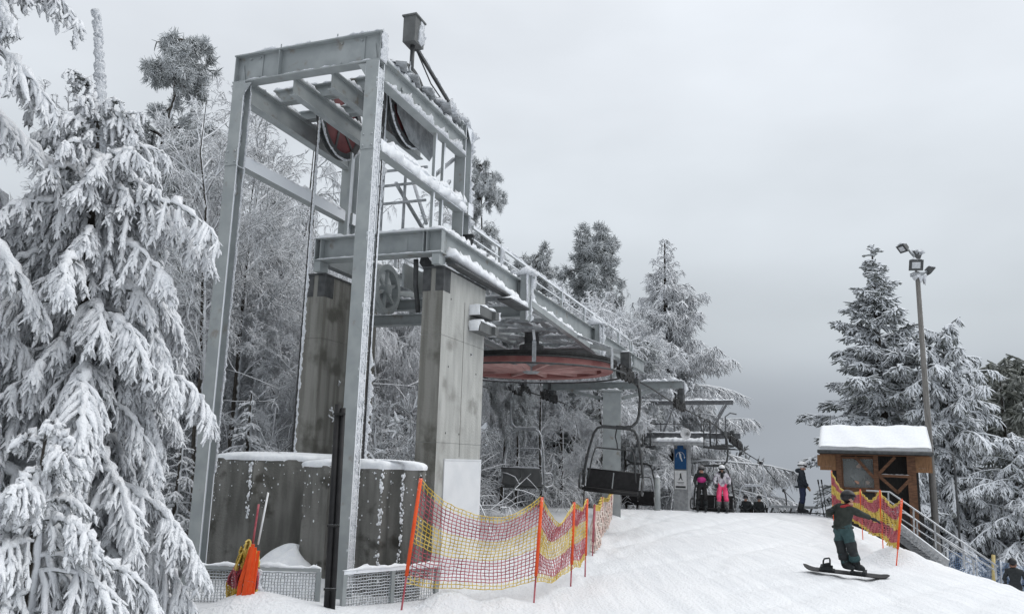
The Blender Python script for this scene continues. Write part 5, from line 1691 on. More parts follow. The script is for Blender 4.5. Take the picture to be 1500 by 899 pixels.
def head_gear(t, J, f, scale, helmet, goggles='helmet_black', strap=None, big=1., tilt=0.):
    c = np.array(J['head']) * scale; fw, lf = face_dir(f)
    hc = c + np.array([0, 0, .035 * scale]) - fw * .012
    mb = MB()
    R_ = np.stack([fw, lf, np.array([0, 0, 1])], 1)
    def fn(d, p):
        q = p.copy()
        if d[0] > .1 and d[2] < .02: q[0] *= .62        # open face
        if d[2] < -.55: q *= .86
        return R_ @ q
    mb.ell(hc, .138 * scale * big, .118 * scale * big, .122 * scale * big, 0, 20, 14, fn)
    # brim
    for a in np.linspace(-.9, .9, 9)[:-1]:
        a2 = a + .225
        p = [hc + (fw * math.cos(x_) * .142 + lf * math.sin(x_) * .122) * scale * big + np.array([0, 0, .012]) for x_ in (a, a2)]
        mb.bar(p[0], p[1], .02 * scale, .022 * scale)
    part('helmet', mb, helmet, t)
    if goggles:
        mb = MB()
        gc = c + np.array([0, 0, .012 * scale])
        pts = [gc + (fw * math.cos(x_) * .122 + lf * math.sin(x_) * .098) * scale for x_ in np.linspace(-1.1, 1.1, 9)]
        for k in range(8): mb.bar(pts[k], pts[k + 1], .03 * scale, .07 * scale)
        if strap:
            pts = [hc + (fw * math.cos(x_) * .143 + lf * math.sin(x_) * .123) * scale * big for x_ in np.linspace(1.0, 2 * PI - 1.0, 17)]
            for k in range(16): mb.bar(pts[k], pts[k + 1], .012 * scale, .035 * scale)
        part('goggles', mb, goggles, t)
    mb = MB()
    nc = c + fw * .10 * scale + np.array([0, 0, -.035 * scale])
    mb.ell(nc, .016 * scale, .013 * scale, .022 * scale, 0, 8, 6)
    mb.ell(c + fw * .088 * scale + np.array([0, 0, -.075 * scale]), .014 * scale, .014 * scale, .006 * scale, 0, 8, 5)
    mb.ell(c + fw * .055 * scale + np.array([0, 0, -.09 * scale]), .045 * scale, .05 * scale, .035 * scale, 0, 10, 8)
    part('face', mb, 'skin', t)

def glove(t, J, side, dirv, scale, m, curl=.4):
    w_ = np.array(J['wr' + side]) * scale; e = np.array(J['el' + side]) * scale
    d = norm(w_ - e); up = np.array([0, 0, 1.]) if abs(d[2]) < .9 else np.array([1., 0, 0])
    a = norm(np.cross(d, up)); n_ = np.cross(a, d)
    mb = MB()
    R_ = np.stack([d, a, n_], 1)
    pc = w_ + d * .05 * scale
    mb.ell(pc, .062 * scale, .052 * scale, .032 * scale, 0, 12, 8, lambda q, p: R_ @ p)
    for k, (off, ln) in enumerate(((-.036, .066), (-.012, .078), (.012, .074), (.036, .058))):
        p0 = pc + d * .04 * scale + a * off * scale
        p1 = p0 + (d * .6 * ln - n_ * ln * .15 * curl) * scale
        p2 = p1 + (d * .45 * ln - n_ * ln * .7 * curl) * scale
        mb.tube([p0, p1, p2], [.017 * scale, .015 * scale, .011 * scale], 7)
    th_ = pc - a * .04 * scale - d * .01
    mb.tube([th_, th_ - a * .03 * scale + d * .03 * scale, th_ - a * .032 * scale + d * .065 * scale], [.018 * scale, .016 * scale, .011 * scale], 7)
    part('glove', mb, m, t)

def boots(t, J, scale, m, bulk=1.):
    for s_ in 'LR':
        an, to, kn = [np.array(J[k + s_]) * scale for k in ('an', 'to', 'kn')]
        fw = to - an; fw[2] = 0; fw = norm(fw)
        lf = np.array([-fw[1], fw[0], 0])
        shin = norm(kn - an)
        mb = MB()
        mb.tube([an + [0, 0, -.02], an + shin * .10 * scale, an + shin * .20 * scale], [.085 * scale * bulk, .082 * scale * bulk, .09 * scale * bulk], 10)
        R_ = np.stack([fw, lf, np.array([0, 0, 1])], 1)
        zc_ = an[2] - .03 * scale
        mb.ell(np.array([an[0], an[1], an[2] - .045 * scale]) + fw * .07 * scale, .17 * scale * bulk, .065 * scale * bulk, .07 * scale, 0, 14, 9, lambda q, p: R_ @ np.array([p[0], p[1], max(p[2], -.045 * scale)]))
        part('boot', mb, m, t)

# --- snowboarder
PB = onground(1243, 842)
pxm = F_PX / PB[1]
yaw = math.atan2(-PB[0], PB[1])          # image-aligned local axes
J = {'pelvis': (-.07, .02, .76), 'belly': (-.055, .0, .92), 'chest': (-.03, -.02, 1.10), 'neck': (.02, -.03, 1.24), 'head': (.065, -.05, 1.34), 'crown': (.075, -.05, 1.43),
     'shL': (.10, -.14, 1.145), 'shR': (-.16, .07, 1.155), 'elL': (.27, -.20, 1.08), 'wrL': (.44, -.22, 1.01), 'elR': (-.31, .05, 1.03), 'wrR': (-.28, -.14, 1.10),
     'hipL': (.02, -.05, .72), 'hipR': (-.15, .07, .72), 'knL': (.085, -.12, .44), 'knR': (-.11, .0, .46), 'anL': (.14, .0, .14), 'anR': (-.035, .05, .14), 'toL': (.21, -.10, .09), 'toR': (.04, -.05, .09)}
mats_ = ['jacket_olive', 'teal', 'charcoal', 'skin', 'helmet_black']
bm = {'belly': 0, 'chest': 0, 'neck': 0, 'head': 3, 'crown': 3, 'shL': 0, 'shR': 0, 'elL': 0, 'wrL': 0, 'elR': 0, 'wrR': 0, 'hipL': 1, 'hipR': 1, 'knL': 1, 'knR': 1, 'anL': 1, 'anR': 1, 'toL': 2, 'toR': 2}
bd = person('snowboarder in black helmet, dark olive jacket and teal trousers stretching one arm forward', J, PB + np.array([0, 0, .05]), mats_, bm, yaw, 1.0, rad={'hipL': .118, 'hipR': .118, 'knL': .098, 'knR': .098, 'anL': .085, 'anR': .085, 'elL': .066, 'elR': .07, 'chest': (.185, .15), 'belly': (.17, .14), 'shL': .09, 'shR': .09}, knee_mat=2)
FD = (.62, -.78, 0)
head_gear(bd, J, FD, 1.0, 'helmet_black', None, big=1.1)
glove(bd, J, 'L', None, 1., 'charcoal'); glove(bd, J, 'R', None, 1., 'charcoal')
boots(bd, J, 1., 'charcoal', 1.0)
bd.scale = (.87, .87, .87)
mb = MB()
nk = np.array(J['neck'])
mb.tube([nk + np.array([.085 * math.cos(a), .085 * math.sin(a), -.035 + .02 * math.cos(a)]) for a in np.linspace(0, 2 * PI, 14, endpoint=False)], .036, 8, closed=True)
part('collar', mb, 'redcloth', bd)
mb = MB()
mb.ell(nk + np.array([-.11, .05, -.06]), .10, .09, .075, 0, 12, 8); part('hood', mb, 'jacket_olive', bd)
mb = MB()
mb.tube([np.array(J['pelvis']) + np.array([.17 * math.cos(a) + .01, .145 * math.sin(a), .05]) for a in np.linspace(0, 2 * PI, 18, endpoint=False)], .028, 8, closed=True)
part('jacket_hem', mb, 'jacket_olive', bd)
# trouser cuffs flaring over the boots
for s_ in 'LR':
    an, kn = np.array(J['an' + s_]), np.array(J['kn' + s_])
    d_ = norm(kn - an)
    mb = MB(); mb.tube([an + d_ * .10, an + d_ * .16, an + d_ * .25], [.105, .10, .078], 12); part('trouser_cuff', mb, 'charcoal' if s_ == 'R' else 'teal', bd)
# board
sbd = thing('snowboard', 'black snowboard under the snowboarder with one free binding', 'snowboard', PB + np.array([0, 0, .03]), yaw - .06)
mb = MB()
V, Fc = [], []
nL = 40
for i in range(nL + 1):
    s_ = -1 + 2 * i / nL
    x_ = s_ * .76
    wd = (.135 + .012 * s_ * s_) * (1 if abs(s_) < .84 else math.sqrt(max(0, 1 - ((abs(s_) - .84) / .16) ** 2)) * .98 + .02)
    zz = .0 + .075 * max(0, (abs(s_) - .72) / .28) ** 2 * (.5 if s_ > 0 else 1.)
    for y_, dz in ((-wd, 0), (wd, 0), (wd, .014), (-wd, .014)):
        V.append((x_ - .05, y_, zz + dz))
for i in range(nL):
    for k in range(4):
        a, b_ = i * 4 + k, i * 4 + (k + 1) % 4
        Fc.append((a, b_, b_ + 4, a + 4))
Fc += [(3, 2, 1, 0), (nL * 4, nL * 4 + 1, nL * 4 + 2, nL * 4 + 3)]
mb.add(V, Fc)
dk = part('deck', mb, 'black', sbd)
tilt_ = Matrix.Rotation(math.radians(2.0), 4, 'Y')
sbd.scale = (.86, .86, .86)
sbd.rotation_euler = (math.radians(7), math.radians(2.0), yaw - .06)
for bx, lab in ((-.38, 'free rear binding with its highback up'), (.17, None)):
    mb = MB()
    mb.box((bx - .14, -.10, .015), (bx + .14, .10, .035))
    if lab:
        mb.box((bx - .10, -.11, .035), (bx + .10, -.09, .09)); mb.box((bx - .10, .09, .035), (bx + .10, .11, .09))
        mb.tube([(bx - .06, -.09, .07), (bx - .055, -.085, .20), (bx - .04, -.05, .235), (bx + .04, .05, .235), (bx + .05, .085, .2), (bx + .05, .09, .07)], .016, 7)
        mb.plate([(bx - .05, -.07, .06), (bx + .05, .07, .06), (bx + .05, .07, .15), (bx - .05, -.07, .15)], (1, -.7, 0), .015)
        mb.bar((bx - .09, -.11, .08), (bx - .09, .11, .08), .05, .03)
    else:
        mb.bar((bx - .1, -.12, .06), (bx - .1, .12, .06), .04, .05)
        mb.bar((bx + .1, -.12, .05), (bx + .12, .12, .05), .06, .05)
    b_ = part('binding', mb, 'charcoal', sbd)
    if lab: b_['label'] = lab

# --- standing skier on the crest
PM = onground(1177, 753)
yawm = math.atan2(-PM[0], PM[1])
J = {'pelvis': (-.01, 0, .92), 'belly': (-.03, 0, 1.06), 'chest': (-.03, 0, 1.26), 'neck': (.0, 0, 1.45), 'head': (.04, 0, 1.565), 'crown': (.05, 0, 1.67),
     'shL': (-.03, .17, 1.39), 'shR': (-.01, -.17, 1.38), 'elL': (.0, .28, 1.12), 'wrL': (.12, .22, .94), 'elR': (.05, -.26, 1.10), 'wrR': (.17, -.18, .90),
     'hipL': (-.01, .10, .88), 'hipR': (.0, -.10, .88), 'knL': (.0, .12, .52), 'knR': (.01, -.10, .52), 'anL': (-.10, .13, .14), 'anR': (-.08, -.11, .14), 'toL': (.06, .13, .09), 'toR': (.08, -.11, .09)}
mats_ = ['navy', 'denim', 'charcoal', 'skin']
bm = {'belly': 0, 'chest': 0, 'neck': 0, 'head': 3, 'crown': 3, 'shL': 0, 'shR': 0, 'elL': 0, 'wrL': 0, 'elR': 0, 'wrR': 0, 'hipL': 0, 'hipR': 0, 'knL': 1, 'knR': 1, 'anL': 1, 'anR': 1, 'toL': 2, 'toR': 2}
mn = person('skier in white helmet and dark navy jacket standing in profile on the crest', J, PM + np.array([0, 0, .03]), mats_, bm, yawm, 1.05, rad={'chest': (.235, .20), 'belly': (.225, .195), 'pelvis': (.195, .17), 'elL': .09, 'elR': .09, 'hipL': .125, 'hipR': .125, 'knL': .095, 'knR': .095, 'anL': .08, 'anR': .08, 'shL': .11, 'shR': .11})
head_gear(mn, J, (1, -.15, 0), 1.05, 'helmet_white', 'helmet_black', True, 1.12)
glove(mn, J, 'R', None, 1.05, 'tan'); glove(mn, J, 'L', None, 1.05, 'charcoal')
boots(mn, J, 1.05, 'charcoal', 1.1)
mb = MB(); mb.ell((-.10, 0, 1.49), .13, .13, .09, 0, 12, 8); part('hood', mb, 'navy', mn)
mb = MB(); mb.tube([np.array([.215 * math.cos(a) - .015, .195 * math.sin(a), .92]) for a in np.linspace(0, 2 * PI, 18, endpoint=False)], .035, 8, closed=True); part('jacket_hem', mb, 'navy', mn)

def make_ski(label, loc, rz, group, tilt=0., m='charcoal'):
    t = thing('ski', label, 'ski', loc, rz, group)
    mb = MB(); V, Fc = [], []
    for i in range(25):
        s_ = -1 + 2 * i / 24; x_ = s_ * .84 + .05
        wd = .034 + .014 * s_ * s_
        if s_ > .9: wd *= .6
        zz = .16 * max(0, (s_ - .78) / .22) ** 2 + .03 * max(0, (-s_ - .9) / .1) ** 2
        for y_, dz in ((-wd, 0), (wd, 0), (wd, .028), (-wd, .028)): V.append((x_, y_, zz + dz))
    for i in range(24):
        for k in range(4):
            a, b2_ = i * 4 + k, i * 4 + (k + 1) % 4
            Fc.append((a, b2_, b2_ + 4, a + 4))
    Fc += [(3, 2, 1, 0), (96, 97, 98, 99)]
    mb.add(V, Fc); part('blade', mb, m, t)
    mb = MB(); mb.box((-.2, -.03, .012), (-.06, .03, .05)); mb.box((.12, -.03, .012), (.2, .03, .05)); part('binding', mb, 'steel_dark', t)
    return t
cz, sz = math.cos(yawm), math.sin(yawm)
for y_, lab in ((-.11, 'nearer dark ski under the standing skier in the white helmet'), (.13, 'farther dark ski under the standing skier in the white helmet')):
    p = PM + np.array([-sz * y_, cz * y_, 0])
    make_ski(lab, (p[0], p[1], gz(p[0], p[1]) + .04), yawm - .02, 'skis of the standing skier')

# --- two people getting off the chair
gC = S2(12.4, -1.72, 0)
yc = math.atan2(-gC[0], gC[1])
def rider(label, dx, scale, mats_, helmet, gog, chest_band, strap=None, hat=None):
    P = S2(12.4 - .42, -1.72, 0)
    c_, s_ = math.cos(yc), math.sin(yc)
    P = P + np.array([c_ * dx, s_ * dx, 0]); P[2] = gz(P[0], P[1]) + .07
    J = {'pelvis': (0, .12, .80), 'belly': (0, .10, .95), 'chest': (0, .07, 1.14), 'neck': (0, .03, 1.32), 'head': (0, -.01, 1.43), 'crown': (0, -.01, 1.53),
         'shL': (.17, .06, 1.25), 'shR': (-.17, .06, 1.25), 'elL': (.27, .03, 1.02), 'wrL': (.22, -.16, .90), 'elR': (-.27, .03, 1.02), 'wrR': (-.22, -.16, .90),
         'hipL': (.09, .10, .77), 'hipR': (-.09, .10, .77), 'knL': (.12, -.14, .47), 'knR': (-.12, -.14, .47), 'anL': (.14, -.06, .13), 'anR': (-.14, -.06, .13), 'toL': (.15, -.2, .09), 'toR': (-.15, -.2, .09)}
    bm = {'belly': 0, 'chest': 0, 'neck': 0, 'head': 3, 'crown': 3, 'shL': 0, 'shR': 0, 'elL': 0, 'wrL': 0, 'elR': 0, 'wrR': 0, 'hipL': 1, 'hipR': 1, 'knL': 1, 'knR': 1, 'anL': 1, 'anR': 1, 'toL': 2, 'toR': 2}
    t = person(label, J, P, mats_, bm, yc, scale, rad={'chest': (.19, .15), 'belly': (.175, .14), 'knL': .09, 'knR': .09})
    head_gear(t, J, (0, -1, 0), scale, helmet, gog, strap, 1.05)
    glove(t, J, 'L', None, scale, 'charcoal'); glove(t, J, 'R', None, scale, 'charcoal')
    boots(t, J, scale, 'charcoal' if dx < 0 else 'helmet_grey', 1.1)
    if chest_band:
        mb = MB(); V = []
        mb.ell(np.array((0, .045, 1.06)) * scale, .168 * scale, .142 * scale, .13 * scale, 0, 18, 10, lambda d, p: np.array([p[0], p[1], np.clip(p[2], -.10, .10)])); part('chest_panel', mb, chest_band, t)
    else:
        mb = MB(); mb.tube([np.array([.09 * math.cos(a), .02 + .09 * math.sin(a), 1.33]) * scale for a in np.linspace(0, 2 * PI, 14, endpoint=False)], .045, 8, closed=True)
        mb.ell(np.array((0, -.07, 1.22)) * scale, .06, .05, .12, 0); part('scarf', mb, 'helmet_black', t)
    for q in (-1, 1):
        pp = P + np.array([c_ * q * .14 * scale, s_ * q * .14 * scale, 0]) + np.array([s_, -c_, 0]) * .12
        make_ski(('left' if q < 0 else 'right') + ' ski of the rider in ' + ('black trousers' if dx < 0 else 'hot pink trousers') + ' getting off the chair', (pp[0], pp[1], gz(pp[0], pp[1]) + .04), yc - PI / 2, 'skis of the riders getting off')
    return t
rider('rider in grey helmet and black jacket with magenta band getting off the chair', -.36, .98, ['charcoal', 'black', 'charcoal', 'skin'], 'helmet_grey', 'helmet_black', 'magenta')
rider('rider in white helmet and hot pink trousers getting off the chair', .36, 1.0, ['pattern', 'pink', 'charcoal', 'skin'], 'helmet_white', 'helmet_black', None, True)

# --- two riders on the white chair below the crest, seated
def seated(label, dy):
    t0 = whc
    rz = whc.rotation_euler[2]
    fx_, fy_ = math.cos(rz), math.sin(rz)
    base = np.array(whc.location) + np.array([-fy_, fx_, 0]) * dy + np.array([0, 0, -2.38])
    J = {'pelvis': (.02, 0, .12), 'belly': (0, 0, .28), 'chest': (-.02, 0, .46), 'neck': (.0, 0, .66), 'head': (.03, 0, .77), 'crown': (.03, 0, .87), 'shL': (0, .18, .58), 'shR': (0, -.18, .58), 'elL': (.06, .26, .36), 'wrL': (.25, .16, .3), 'elR': (.06, -.26, .36), 'wrR': (.25, -.16, .3),
         'hipL': (.08, .1, .12), 'hipR': (.08, -.1, .12), 'knL': (.48, .13, .12), 'knR': (.48, -.13, .12), 'anL': (.5, .14, -.32), 'anR': (.5, -.14, -.32), 'toL': (.64, .14, -.38), 'toR': (.64, -.14, -.38)}
    bm = {b_: 0 for _, b_ in BONES}; bm.update({'head': 1, 'crown': 1})
    t = person(label, J, base, ['charcoal', 'skin'], bm, rz, 1.)
    head_gear(t, J, (1, 0, 0), 1., 'helmet_black', 'helmet_grey')
    glove(t, J, 'L', None, 1, 'charcoal'); glove(t, J, 'R', None, 1, 'charcoal'); boots(t, J, 1., 'charcoal')
seated('left dark-helmeted rider on the white rimed chair past the crest', .30)
seated('right dark-helmeted rider on the white rimed chair past the crest', -.30)

# --- skier far right, seen from behind
for dep in np.arange(19, 26, .25):
    q = aty(1484, 816, dep)
    PR = np.array([q[0], q[1], gz(q[0], q[1])])
    if q[2] - PR[2] > 1.72: break
yr = math.atan2(-PR[0], PR[1])
J = {'pelvis': (0, 0, .9), 'belly': (0, .0, 1.05), 'chest': (.02, .02, 1.25), 'neck': (0, .03, 1.44), 'head': (-.03, .04, 1.56), 'crown': (-.03, .04, 1.66), 'shL': (-.18, .02, 1.36), 'shR': (.2, .02, 1.34), 'elL': (-.27, .05, 1.1), 'wrL': (-.26, .22, .95), 'elR': (.29, .05, 1.1), 'wrR': (.27, .22, .95),
     'hipL': (-.1, 0, .86), 'hipR': (.1, 0, .86), 'knL': (-.12, .05, .5), 'knR': (.12, .05, .5), 'anL': (-.13, 0, .13), 'anR': (.13, 0, .13), 'toL': (-.14, .14, .09), 'toR': (.14, .14, .09)}
bm = {b_: 0 for _, b_ in BONES}; bm.update({'head': 1, 'crown': 1, 'toL': 0, 'toR': 0})
pr = person('skier in dark jacket and black helmet seen from behind at the right edge', J, PR, ['charcoal', 'skin'], bm, yr, 1., rad={'chest': (.2, .15)})
head_gear(pr, J, (-.2, 1, 0), 1., 'helmet_black', None); glove(pr, J, 'L', None, 1, 'black'); glove(pr, J, 'R', None, 1, 'black'); boots(pr, J, 1., 'black')

# ------------------------------------------------------------------ nets
def net(P, cols, rows, band, r, n=3):
    """strands of a net: P(s, t) -> points for s along, t down"""
    s = np.linspace(0, 1, cols + 1); t = np.linspace(0, 1, rows + 1)
    S_, T_ = np.meshgrid(s, t)
    G = P(S_, T_)                                     # rows+1, cols+1, 3
    G = G + rng.normal(size=G.shape) * .0035
    V1_, Q1 = tubes_np(G, np.full(G.shape[:2], r * 1.1), n)
    m1 = np.repeat(np.array([band(x) for x in t]), cols * n)
    Gv = np.transpose(G, (1, 0, 2))
    V2_, Q2 = tubes_np(Gv, np.full(Gv.shape[:2], r), n)
    mid = np.array([band((t[i] + t[i + 1]) / 2) for i in range(rows)])
    m2 = np.tile(np.repeat(mid, n), cols + 1)
    return np.concatenate([V1_, V2_]), np.concatenate([Q1, Q2 + len(V1_)]), np.concatenate([m1, m2])

def band_ry(t):
    return 1 if (t < .075 or .34 < t < .62 or t > .915) else 0

def net_obj(name, P, cols, rows, band, r, mats, parent, origin):
    V, Q, m = net(P, cols, rows, band, r)
    me = mesh_np(name, V - np.array(origin)[None], Q, mats, m, False)
    o = bpy.data.objects.new(name, me); COL.objects.link(o); o.parent = parent
    return o

def post_mesh(b, tp, origin, r=.022, sleeve=.25):
    mb = MB()
    b, tp = np.array(b) - origin, np.array(tp) - origin
    d = tp - b
    mb.tube([b - d * .15, b + d * sleeve], .011, 8, m=1)
    mb.tube([b + d * sleeve, b + d * .985], r, 10, m=0)
    mb.tube([b + d * .985, tp], r * .75, 10, m=2)
    return mb

def net_fence(label, posts, group, cells=.052, r=.0055, sag=.27, top_in=.0, net_lo=.24, band=band_ry, mats=('net_red', 'net_yellow'), zig=0., rpost=.022, post_m=('orange', 'net_red', 'rubber'), sags=None):
    # posts: list of (base, top) world points
    o0 = np.array(posts[0][0])
    t = thing('safety_net', label, 'safety net', o0, 0, group)
    for b, tp in posts:
        part('post', post_mesh(b, tp, o0, rpost), list(post_m), t)
    for i in range(len(posts) - 1):
        (b0, t0_), (b1, t1_) = posts[i], posts[i + 1]
        b0, t0_, b1, t1_ = map(np.array, (b0, t0_, b1, t1_))
        sg = sag if sags is None else sags[i]
        L_ = np.linalg.norm((b1 - b0)[:2]); Hn = np.linalg.norm(t0_ - b0) * (1 - net_lo)
        side = norm(np.array([-(b1 - b0)[1], (b1 - b0)[0], 0]))
        ph = rng.uniform(0, 6)
        def P(s, tt, b0=b0, t0_=t0_, b1=b1, t1_=t1_, sg=sg, side=side, ph=ph):
            lo0 = b0 + (t0_ - b0) * net_lo; lo1 = b1 + (t1_ - b1) * net_lo
            hi0 = b0 + (t0_ - b0) * .985; hi1 = b1 + (t1_ - b1) * .985
            A = hi0 + (hi1 - hi0) * s[..., None]; B = lo0 + (lo1 - lo0) * s[..., None]
            G = A + (B - A) * tt[..., None]
            G[..., 2] -= sg * 4 * s * (1 - s) * (1 - .75 * tt) + .012 * np.sin(s * 11 + ph)
            bul = 4 * s * (1 - s) * (.05 * np.sin(tt * 3.1) + .03 * np.sin(tt * 7 + s * 5 + ph))
            bul = bul + zig * np.sin(s * 38 + tt * 3 + ph) * (.4 + .6 * tt)
            return G + side * bul[..., None]
        net_obj('net_panel', P, max(4, int(L_ * (1 + zig * 3) / cells)), max(6, int(Hn / cells)), band, r, list(mats), t, o0)
    return t

def pp(base_px, top_px):
    b = onground(*base_px); tp = aty(top_px[0], top_px[1], b[1])
    return (b, tp)

near_posts = [pp((588, 893), (617, 697)), pp((782, 883), (794, 725)), pp((836, 858), (841, 733)), pp((857, 842), (860, 728))]
net_fence('red and yellow safety net sagging between orange posts in front of the concrete pillar', near_posts, 'safety nets along the piste', sags=[.34, .30, .10], net_lo=.20)
far_posts = [pp((868, 812), (871, 738)), pp((880, 785), (882, 727)), pp((893, 762), (896, 718)), pp((912, 742), (915, 690))]
net_fence('frost-covered safety net seen edge-on running from the orange posts towards the grey column', far_posts, 'safety nets along the piste', cells=.10, r=.016, sag=.10, net_lo=.05, mats=('net_pale', 'net_yellow'), band=lambda t: 1 if t < .1 else 0, zig=.06, post_m=('net_red', 'net_red', 'net_red'))
hut_posts = [pp((1221, 762), (1218, 689)), pp((1264, 789), (1260, 716)), pp((1294, 810), (1289, 717)), pp((1313, 829), (1321, 730))]
net_fence('red and yellow safety net on orange poles in front of the wooden hut', hut_posts, 'safety nets along the piste', cells=.05, r=.0068, sags=[.30, .22, .18], net_lo=.26, zig=.035, post_m=('orange', 'orange', 'orange'))
# an orange piece of netting behind the right pillar
b = onground(707, 735)
b[1] += 0
net_fence('orange rolled netting standing just right of the concrete pillar', [(b, b + np.array([0, 0, 1.1])), (b + np.array([.28, .1, 0]), b + np.array([.26, .1, .75]))], 'safety nets along the piste', cells=.06, r=.014, sag=.05, net_lo=.05, mats=('orange', 'orange'), zig=.05)

# bundle of folded netting on orange boards, bottom left
b = onground(352, 897)
bn = thing('folded_net', 'folded orange and yellow net bundle on poles in front of the left mesh railing', 'folded net', b)
def loc(px, py, dy=0.): return aty(px, py, b[1] + dy) - b
for (a, c, r_, mm) in (((369, 805), (379, 738), .012, 'net_red'), ((378, 797), (393, 721), .011, 'white')):
    mb = MB(); mb.tube([loc(*a), loc(*c)], r_, 7); part('pole', mb, mm, bn)
for (a, c, wd) in (((345, 902), (368, 800), .045), ((352, 903), (371, 796), .05), ((359, 900), (374, 801), .045), ((367, 899), (379, 806), .035)):
    dq = rng.uniform(-.17, -.1); mid_ = (loc(*a, dq) + loc(*c, dq)) / 2 + np.array([rng.uniform(-.025, .025), -.03, 0]); mb = MB(); mb.bar(loc(*a, dq), mid_, .022, wd, up=(1, 0, 0)); mb.bar(mid_, loc(*c, dq), .022, wd, up=(1, 0, 0), taper=.7); part('board', mb, 'orange', bn)
def Pn(s, t):
    x0, y0 = 340 + 46 * s + 4 * np.sin(t * 9 + s * 25), 800 + 98 * t + 10 * np.sin(s * 9)
    G = np.empty(s.shape + (3,))
    for i in np.ndindex(s.shape):
        wdt = .4 + .6 * t[i] ** .7
        G[i] = aty(364 - 12 * t[i] + (x0[i] - 364) * wdt * 1.15, y0[i], b[1] + .07 * math.sin(s[i] * 40) - .02)
    return G
V, Q, m_ = net(Pn, 34, 26, lambda t: 0 if .25 < t < .55 else 1, .010)
o = bpy.data.objects.new('net_folds', mesh_np('net_folds', V - b[None], Q, ['net_red', 'net_yellow'], m_, False)); COL.objects.link(o); o.parent = bn
sb = MB(); sb.snow(loc(366, 812, .04), loc(382, 885, .04), .09, .06, (1, -.4, .5), rough=1.1, step=.03); part('snow_cap', sb, 'rime', bn)

# ------------------------------------------------------------------ mesh railings round the counterweight pit
def mesh_rail(label, p0, p1, npost, zt, zb_):
    o0 = np.array([p0[0], p0[1], zb_])
    t = thing('mesh_railing', label, 'railing', o0, 0, 'mesh railings round the counterweights')
    p0, p1 = np.array(p0[:2]), np.array(p1[:2]); L_ = np.linalg.norm(p1 - p0); d = (p1 - p0) / L_
    def w3(s_, z): return np.array([*(p0 + d * s_), z]) - o0
    for k in range(npost):
        s_ = L_ * k / (npost - 1)
        mb = MB(); mb.bar(w3(s_, zb_ - .3), w3(s_, zt - .02), .05, .05, up=(d[0], d[1], 0)); part('post', mb, 'steel_clean', t)
    mb = MB(); mb.bar(w3(-.02, zt), w3(L_ + .02, zt), .05, .04); part('top_rail', mb, 'steel', t)
    sb = MB(); sb.snow(w3(-.02, zt + .02), w3(L_ + .02, zt + .02), .055, .03, rough=.6); part('snow_cap', sb, 'snow', t)
    def P(s, tt):
        G = np.empty(s.shape + (3,)); q = p0[None, None] + d * (s * L_)[..., None]
        G[..., :2] = q; G[..., 2] = zt - .04 + (zb_ - zt + .04) * tt
        return G
    net_obj('wire_mesh', P, int(L_ / .036), int((zt - zb_) / .036), lambda t_: 0, .0062, ['steel_rime'], t, o0)
a, c = aty(272, 829, 9.7), aty(468, 829, 9.7)
mesh_rail('frosted mesh railing left of the near gantry leg', a, c, 3, a[2], -1.85)
a, c = aty(505, 838, 9.55), aty(640, 828, 10.4)
mesh_rail('frosted mesh railing right of the near gantry leg behind the net post', a, c, 3, a[2], -1.85)
# twin black pipe standing before the near leg
b = aty(483, 893, 9.25); tp = aty(499, 592, 9.25)
bp_ = thing('black_pipe', 'twin black plastic pipe standing in front of the near gantry leg', 'pipe', b)
d = tp - b
mb = MB()
mb.tube([np.array([-.03, 0, -.2]), d + np.array([-.03, 0, 0])], .038, 12)
mb.tube([np.array([.036, -.01, -.2]), d + np.array([.036, -.01, -.04])], .028, 12)
part('pipe', mb, 'black', bp_)
for k in (.1, .4, .95):
    mb = MB(); mb.bar(d * k + np.array([-.07, -.042, 0]), d * k + np.array([.07, -.042, 0]), .012, .025); part('clamp', mb, 'rubber', bp_)
# snow drift between the blocks, banked up against them
dr = MB()
c0 = S1(.75, 1.15, GZ0)
V, Fc = [], []
for i in range(12):
    for j in range(24):
        r = i / 11; a = 2 * PI * j / 24
        V.append((c0[0] - .02 + .80 * r * math.cos(a), c0[1] - .25 + .60 * r * math.sin(a), GZ0 - .1 + .60 * math.cos(r * PI / 2) ** .8 * (1 + .12 * math.sin(3 * a) - .25 * r * math.cos(a))))
for i in range(11):
    for j in range(24):
        Fc.append((i * 24 + j, (i + 1) * 24 + j, (i + 1) * 24 + (j + 1) % 24, i * 24 + (j + 1) % 24))
dr.add(V, Fc, 0, True)
o = part('snow_drift', dr, 'snow'); tag(o, 'smooth snow drift banked between the two counterweight blocks', 'snow drift')

# ------------------------------------------------------------------ the hut on the right
HD = 27.5
hx0, hx1 = aty(1217, 700, HD)[0], aty(1345, 700, HD)[0]
ze = aty(1282, 668, HD - .45)[2]; zr = aty(1282, 625, HD + 1.5)[2]
zs_ = aty(1260, 713, HD)[2]; zw = aty(1260, 671, HD)[2]
xm = (hx0 + hx1) / 2
zg = gz(xm, HD)
yh = math.atan2(-xm, HD)
hut = thing('wooden_hut', 'small brown timber lift hut under a thick snowy roof', 'hut', (xm, HD, zg - .3), yh)
hb = np.array([xm, HD, zg - .3])
hlx, hly = np.array([math.cos(yh), math.sin(yh), 0]), np.array([-math.sin(yh), math.cos(yh), 0])
def H_(px, py, dy=0.):
    d = ray(px, py); p = d * ((dy + hb @ hly) / (d @ hly)) - hb
    return np.array([p @ hlx, p @ hly, p[2]])
def parth(name, mb, mats): return part(name, mb, mats, hut)
hw = (H_(1345, 700)[0] - H_(1217, 700)[0]) / 2; DEP = 3.0
e_, r_ = H_(1282, 668, -.45)[2], H_(1282, 625, 1.5)[2]; s__, wt_ = H_(1260, 713)[2], H_(1260, 671)[2]
